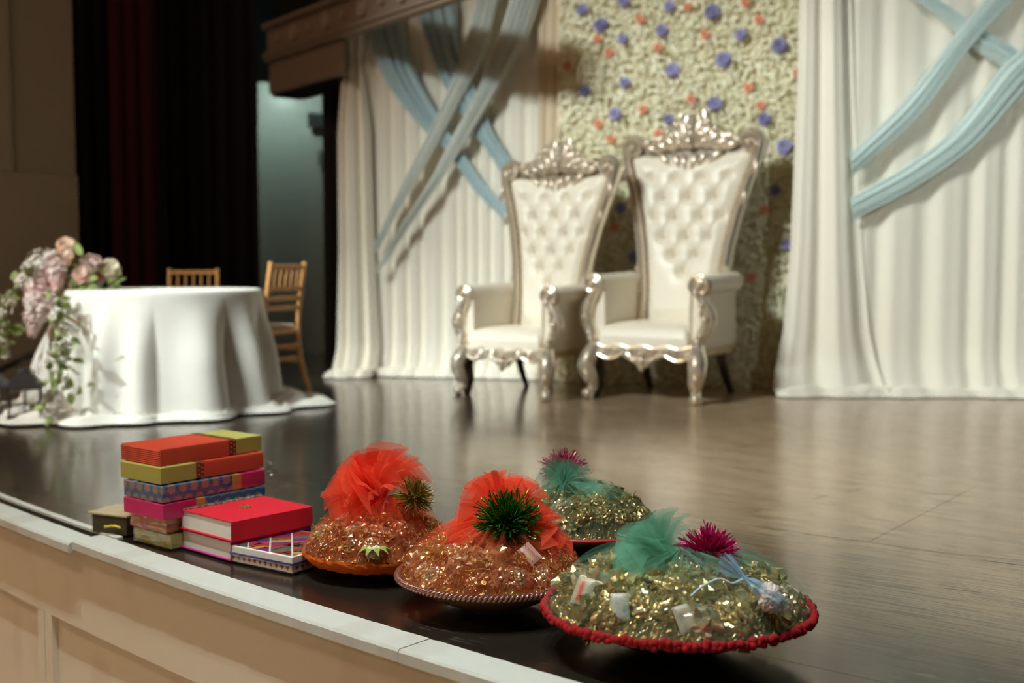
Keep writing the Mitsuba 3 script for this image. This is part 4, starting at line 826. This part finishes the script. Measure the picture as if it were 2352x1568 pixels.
    for j, t in enumerate(u):
        r = .035 + .975 * t; z = zr + .012 + (ztop + .012 - zr) * (1 - t ** (p_net + .9))
        fold = (.016 * np.sin(17 * ph + 5 * f1) + .010 * np.sin(31 * ph + 3 * f1 + 1)) * math.sin(math.pi * min(1, t * 1.02)) ** .8 * (1.0 - .35 * t)
        off = (1 - t) ** 1.6; x = c[0] + Rx * r * np.cos(ph) * (1 + .02 * f1 * t) + (tie[0] - c[0]) * off; y = c[1] + Ry * r * np.sin(ph) + (tie[1] - c[1]) * off
        P[:, j] = np.stack([x, y, z + fold * .8 + (tie[2] - ztop) * (1 - t) ** 3], 1)
    uv = np.stack([np.repeat(ph / 6.2832, nr), np.tile(u, nphi)], 1)
    part(k, 'net', ply(grid(P, True), net, smooth=True, uv=uv), net_lab)
    return k
def pouf(k, tie, axis, L, halves, seed, net, lab, nf=13, droop=0., squash=1.0):
    axis = nrm(axis); e1 = nrm(np.cross(axis, [0.3, -1, .2])); e2 = np.cross(axis, e1)
    for li, (ha, ll) in enumerate(halves):
        nphi, nr = 260, 16; ph = np.arange(nphi) * 2 * np.pi / nphi; P = np.zeros((nphi, nr, 3)); g1 = npfbm(np.stack([np.cos(ph) * 2.2, np.sin(ph) * 2.2, ph * 0 + li], -1), 3, seed + li * 5) - .5
        for j, t in enumerate(np.linspace(0, 1, nr)):
            a = math.radians(ha) * (.35 + .65 * t) * np.ones(nphi) + (.30 * np.sin(nf * ph + 4 * g1 + li) + .16 * np.sin((2 * nf + 3) * ph + 7 * g1)) * t ** .7; rho = .006 + L * ll * t * (.86 + .55 * g1)
            q = np.array(tie) + rho[:, None] * (np.cos(a)[:, None] * axis + np.sin(a)[:, None] * (np.cos(ph)[:, None] * e1 + squash * np.sin(ph)[:, None] * e2)); q[:, 2] -= droop * (rho / L) ** 2 * L
            P[:, j] = q
        uv = np.stack([np.repeat(ph / 6.2832, nr), np.tile(np.linspace(0, 1, nr) * .30 + .05 * li, nphi)], 1)
        part(k, 'net_pouf', ply(grid(P, True), net, smooth=True, uv=uv), lab)
def tinsel(k, c, r, axis, n, cols, seed, lab, spread=1.0, w=.0013):
    g = np.random.default_rng(seed); axis = nrm(axis); v, f, cc = [], [], []
    for i in range(n):
        d = nrm(g.normal(0, 1, 3) * spread + axis * .55); L = r * g.uniform(.75, 1.15); s = nrm(np.cross(d, g.normal(0, 1, 3))); b0 = nrm(np.cross(d, s)); bend = g.normal(0, .25); ww = w * g.uniform(.7, 1.5); base = len(v)
        col = np.array(cols[g.integers(0, len(cols))]) * g.uniform(.7, 1.2)
        for t in (0.05, .4, .75, 1.0):
            q = np.array(c) + d * L * t + b0 * bend * L * t * t; tw = s * math.cos(t * 2) + b0 * math.sin(t * 2); v += [q - tw * ww, q + tw * ww]; cc += [col, col]
        for j in range(3): a = base + 2 * j; f += [[a, a + 1, a + 3], [a, a + 3, a + 2]]
    part(k, 'tinsel_bow', ply(tm(v, f), 'tinsel_foil', col=np.clip(np.array(cc), 0, .95)), lab, 'stuff')
    part(k, 'tinsel_core', ply(ball(c, r * .30, 2), 'tinsel_foil', smooth=True, col=np.array(cols[0]) * .6))
def rim_path(c, R, zr, n): a = np.arange(n + 1) * 2 * np.pi / n; return np.stack([c[0] + R[0] * np.cos(a), c[1] + R[1] * np.sin(a), np.full(n + 1, zr)], 1)

# rear left basket: red net, orange paper rim
c1, R1 = (-.394, 3.373), (.224, .215)
k1 = basket('red-netted gift basket with an orange paper rim beside the flat white box', c1, R1, .062, .168, (-.375, 3.385, .192), 11, (.20, .10, .05), WARMS, 44, .037, 'net_red', .104, 2.3,
            'gold foil wrapped sweet in the orange-rimmed basket', 'wrapped sweets in the orange-rimmed basket', 'red net cover')
pouf(k1, (-.378, 3.385, .185), (-.52, .16, .80), .185, ((18, 1.0), (38, 1.02), (56, 1.0), (74, .92)), 21, 'net_red', 'red net pouf', 11)
tinsel(k1, (-.285, 3.31, .230), .056, (.4, -.5, .6), 480, [(.42, .28, .06), (.58, .38, .09), (.12, .22, .02)], 22, 'gold and green tinsel bow')
a = np.linspace(math.radians(165), math.radians(395), 120); u = np.linspace(0, 1, 10); P = np.zeros((120, 10, 3)); g1 = npfbm(np.stack([a * 9, a * 0, a * 0], -1), 3, 5)
for j, t in enumerate(u):
    rr = 1.012 + .03 * math.sin(math.pi * t) - .10 * t + .02 * (npfbm(np.stack([a * 14, a * 0 + t * 4, a * 0], -1), 3, 6) - .5); z = .074 - .036 * t + .010 * (npfbm(np.stack([a * 12, a * 0 + t * 3, a * 0 + 4], -1), 3, 8) - .5)
    P[:, j] = np.stack([c1[0] + R1[0] * rr * np.cos(a), c1[1] + R1[1] * rr * np.sin(a), z], 1)
part(k1, 'paper_rim', ply(grid(P), 'matte', col=(.78, .15, .02)), 'crumpled orange paper rim')
# front left basket: red net, twisted metallic rim
c2, R2 = (-.052, 3.005), (.250, .235)
k2 = basket('red-netted gift basket with a twisted metallic rim and dark green tinsel bow', c2, R2, .080, .190, (-.02, 2.99, .222), 12, (.13, .085, .045), WARMS, 62, .036, 'net_red', .106, 2.5,
            'gold foil wrapped sweet in the basket with the twisted rim', 'wrapped sweets in the twisted-rim basket', 'red net cover')
rp = rim_path(c2, R2, .088, 660); al = np.linspace(0, 2 * np.pi * 62, 661); rad = nrm([1, 0, 0])
for sgn in (0, np.pi):
    q = rp.copy(); ang = np.linspace(0, 2 * np.pi, 661); q[:, 0] += .0052 * np.cos(al + sgn) * np.cos(ang); q[:, 1] += .0052 * np.cos(al + sgn) * np.sin(ang); q[:, 2] += .0052 * np.sin(al + sgn); part(k2, 'rim_strand', ply(tube(q, .0055, 6), 'foil', smooth=True, col=(.52, .30, .26)), 'pinkish twisted rim strand')
pouf(k2, (-.02, 3.02, .195), (-.10, .55, .85), .165, ((18, 1.05), (42, 1.0), (64, .9)), 31, 'net_red', 'red net pouf', 9)
pouf(k2, (.0, 3.0, .195), (.75, .25, .30), .16, ((30, 1.0), (52, .9)), 33, 'net_red', 'red net pouf', 9, droop=.25)
pouf(k2, (-.04, 2.99, .19), (-.85, .1, .05), .15, ((26, 1.0),), 35, 'net_red', 'red net pouf', 8, droop=.35)
tinsel(k2, (-.012, 2.955, .232), .086, (0, -.6, .25), 900, [(.05, .28, .03), (.03, .18, .02), (.26, .50, .05), (.02, .10, .02)], 32, 'dark green tinsel bow', w=.0016)
# rear right basket: green net, magenta tinsel
c3, R3 = (.232, 3.645), (.232, .225)
k3 = basket('green-netted gift basket standing behind the others, farthest of the four', c3, R3, .065, .175, (.165, 3.60, .20), 13, (.10, .06, .03), GREENS, 44, .041, 'net_green', .115, 2.4,
            'gold foil wrapped sweet in the farthest basket', 'wrapped sweets in the farthest basket', 'green net cover')
pouf(k3, (.165, 3.60, .195), (-.1, -.25, .9), .105, ((22, 1.0), (48, .95)), 41, 'net_green', 'green net pouf', 9)
tinsel(k3, (.165, 3.655, .235), .075, (0, .1, .7), 560, [(.50, .05, .16), (.38, .05, .13), (.66, .20, .28)], 42, 'dull magenta tinsel bow')
part(k3, 'rim', ply(tube(rim_path(c3, R3, .072, 160), .007, 8, caps=False), 'satin', smooth=True, col=(.45, .03, .03)), 'red rim')
# front right basket: green net, red wool rim
c4, R4 = (.388, 2.66), (.312, .285)
k4 = basket('large green-netted gift basket with a red wool rim, nearest of the four', c4, R4, .100, .206, (.395, 2.64, .222), 14, (.02, .028, .02), GREENS, 52, .051, 'net_green', .094, 3.2,
            'gold foil wrapped sweet in the red-rimmed nearest basket', 'wrapped sweets in the nearest basket', 'green net cover', coil=False)
g = np.random.default_rng(15); rp = rim_path(c4, R4, .104, 190)[:-1]; ms = []
for q in rp: ms += [ball(q + g.normal(0, .0022, 3), .0095 * g.uniform(.8, 1.15), 1), ball(q + [0, 0, -.007] + g.normal(0, .002, 3), .008 * g.uniform(.7, 1.1), 1)]
part(k4, 'wool_rim', ply(cat(ms), 'matte', smooth=True, col=(.31, .008, .012)), 'bumpy red wool rim')
pouf(k4, (.385, 2.635, .215), (-.78, .12, .52), .165, ((16, 1.0), (36, 1.0), (56, .85)), 51, 'net_green', 'green net pouf', 9, droop=.15)
tinsel(k4, (.455, 2.640, .226), .068, (.35, -.35, .65), 760, [(.72, .02, .24), (.85, .05, .34), (.52, .015, .16)], 52, 'magenta tinsel bow', w=.0016)
part(k4, 'tinsel_loop', ply(tube(bez([(.37, 2.68, .235), (.40, 2.66, .25), (.44, 2.65, .245)], 8), .006, 6), 'tinsel_foil', smooth=True, col=(.42, .02, .12)))
# printed packets and the organza pouch among the sweets of the nearest basket
def packet(label, p, size, face, spin, cols, seed):
    k = thing('sweet_packet', label, 'sweet packet'); g = np.random.default_rng(seed); u, v = np.meshgrid(np.linspace(-1, 1, 14), np.linspace(-1, 1, 10), indexing='ij')
    z = .16 * (1 - u ** 4) * (1 - v ** 4); cr_ = .05 * (npfbm(np.stack([u * 3, v * 3, u * 0], -1), 2, seed) - .5)
    A = trimesh.geometry.align_vectors([0, 0, 1], nrm(face)) @ trimesh.transformations.rotation_matrix(spin, [0, 0, 1]); A[:3, 3] = p
    for nm, zz, cc in (('front', z + cr_, cols[0]), ('back', -z + cr_, cols[0])):
        m = grid(np.stack([u * size, v * size * .7, zz * size], -1)); c = np.tile(np.array(cols[0]), (len(m.vertices), 1)); uu, vv = u.ravel(), v.ravel(); c[(np.abs(uu) < .7) & (vv > -.05) & (vv < .55)] = cols[1]; c[(np.hypot(uu + .2, vv + .45) < .3)] = cols[2]
        m.apply_transform(A); part(k, nm, ply(m, 'satin', smooth=True, col=c))
packet('white and red printed sweet packet at the left side of the nearest basket', (.160, 2.545, .172), .032, (-.4, -.8, .6), .25, [(.36, .34, .24), (.50, .06, .05), (.30, .34, .30)], 1)
packet('white sweet packet with small blue marks in the nearest basket, below the red one', (.235, 2.465, .160), .030, (-.1, -.9, .5), .5, [(.42, .42, .34), (.36, .40, .38), (.18, .26, .33)], 2)
packet('crumpled silver white sweet packet low in front of the nearest basket', (.37, 2.415, .150), .030, (0, -.9, .5), -.2, [(.40, .36, .28), (.46, .37, .25), (.30, .27, .20)], 3)
packet('pink printed sweet packet high on the basket with the twisted rim', (.045, 2.865, .176), .027, (.1, -.8, .6), .1, [(.52, .34, .28), (.40, .22, .20), (.56, .48, .42)], 4)
kp = thing('organza_pouch', 'small light blue organza pouch tied with a ribbon in the nearest basket', 'pouch')
d = nrm([.62, -.62, -.40]); neck = np.array([.512, 2.50, .214]); e1 = nrm(np.cross(d, [0.6, .6, 1])); e2 = np.cross(d, e1); a = np.arange(60) * 2 * np.pi / 60
ts = np.array([-.058, -.04, -.022, -.008, 0, .010, .025, .045, .065, .085, .100, .108]); ra = np.array([.034, .028, .018, .009, .007, .010, .020, .028, .032, .034, .034, .030]); P = np.zeros((60, len(ts), 3))
for j, (t, r) in enumerate(zip(ts, ra)):
    r_ = r * (1 + .22 * np.sin(9 * a + j * .3) * (1 if t < .03 else .35)); P[:, j] = neck + d * t + (r_ * np.cos(a))[:, None] * e1 + .55 * (r_ * np.sin(a))[:, None] * e2
uv = np.stack([np.repeat(a / 6.28, len(ts)), np.tile(np.clip(np.abs(ts) / .12, 0, 1), 60)], 1)
part(kp, 'bag', ply(grid(P, True), 'net_blue', smooth=True, uv=uv))
m = lump(21, .024, .030, .030); m.apply_translation(neck + d * .072); part(kp, 'filling', ply(m, 'satin', col=(.62, .56, .54)), 'pale filling')
part(kp, 'ribbon', ply(tube(bez([neck, neck + [-.03, -.02, -.006], neck + [-.06, -.02, .004], neck + [-.10, -.03, -.012], neck + [-.125, -.04, -.03]], 20), .0028, 6), 'satin', smooth=True, col=(.55, .66, .74)), 'pale blue ribbon')
# artificial flower in the orange-rimmed basket
kf = thing('ribbon_flower', 'white artificial flower with green leaves at the front of the orange-rimmed basket', 'flower')
fp = np.array([-.385, 3.178, .100])
ms = []; g = np.random.default_rng(8)
for i in range(46): ms.append(ball(fp + nrm(g.normal(0, 1, 3)) * .020 * g.uniform(.5, 1), .007 * g.uniform(.7, 1.2), 1))
part(kf, 'bloom', ply(cat(ms), 'matte', smooth=True, col=(.66, .68, .48)))
for i in range(9):
    L = .05; u = np.linspace(0, 1, 7); w = .011 * np.sin(np.pi * u ** .8); X = np.stack([-w, w * 0, w], 1); m = grid(np.stack([X, np.stack([u * L] * 3, 1), np.stack([.018 * np.sin(u * 3)] * 3, 1)], -1)); m.apply_transform(trimesh.transformations.rotation_matrix(i * .7, [0, 0, 1])); m.apply_translation(fp + [0, -.004, .0]); part(kf, 'leaf', ply(m, 'leaf', smooth=True, col=(.28, .34, .07)))
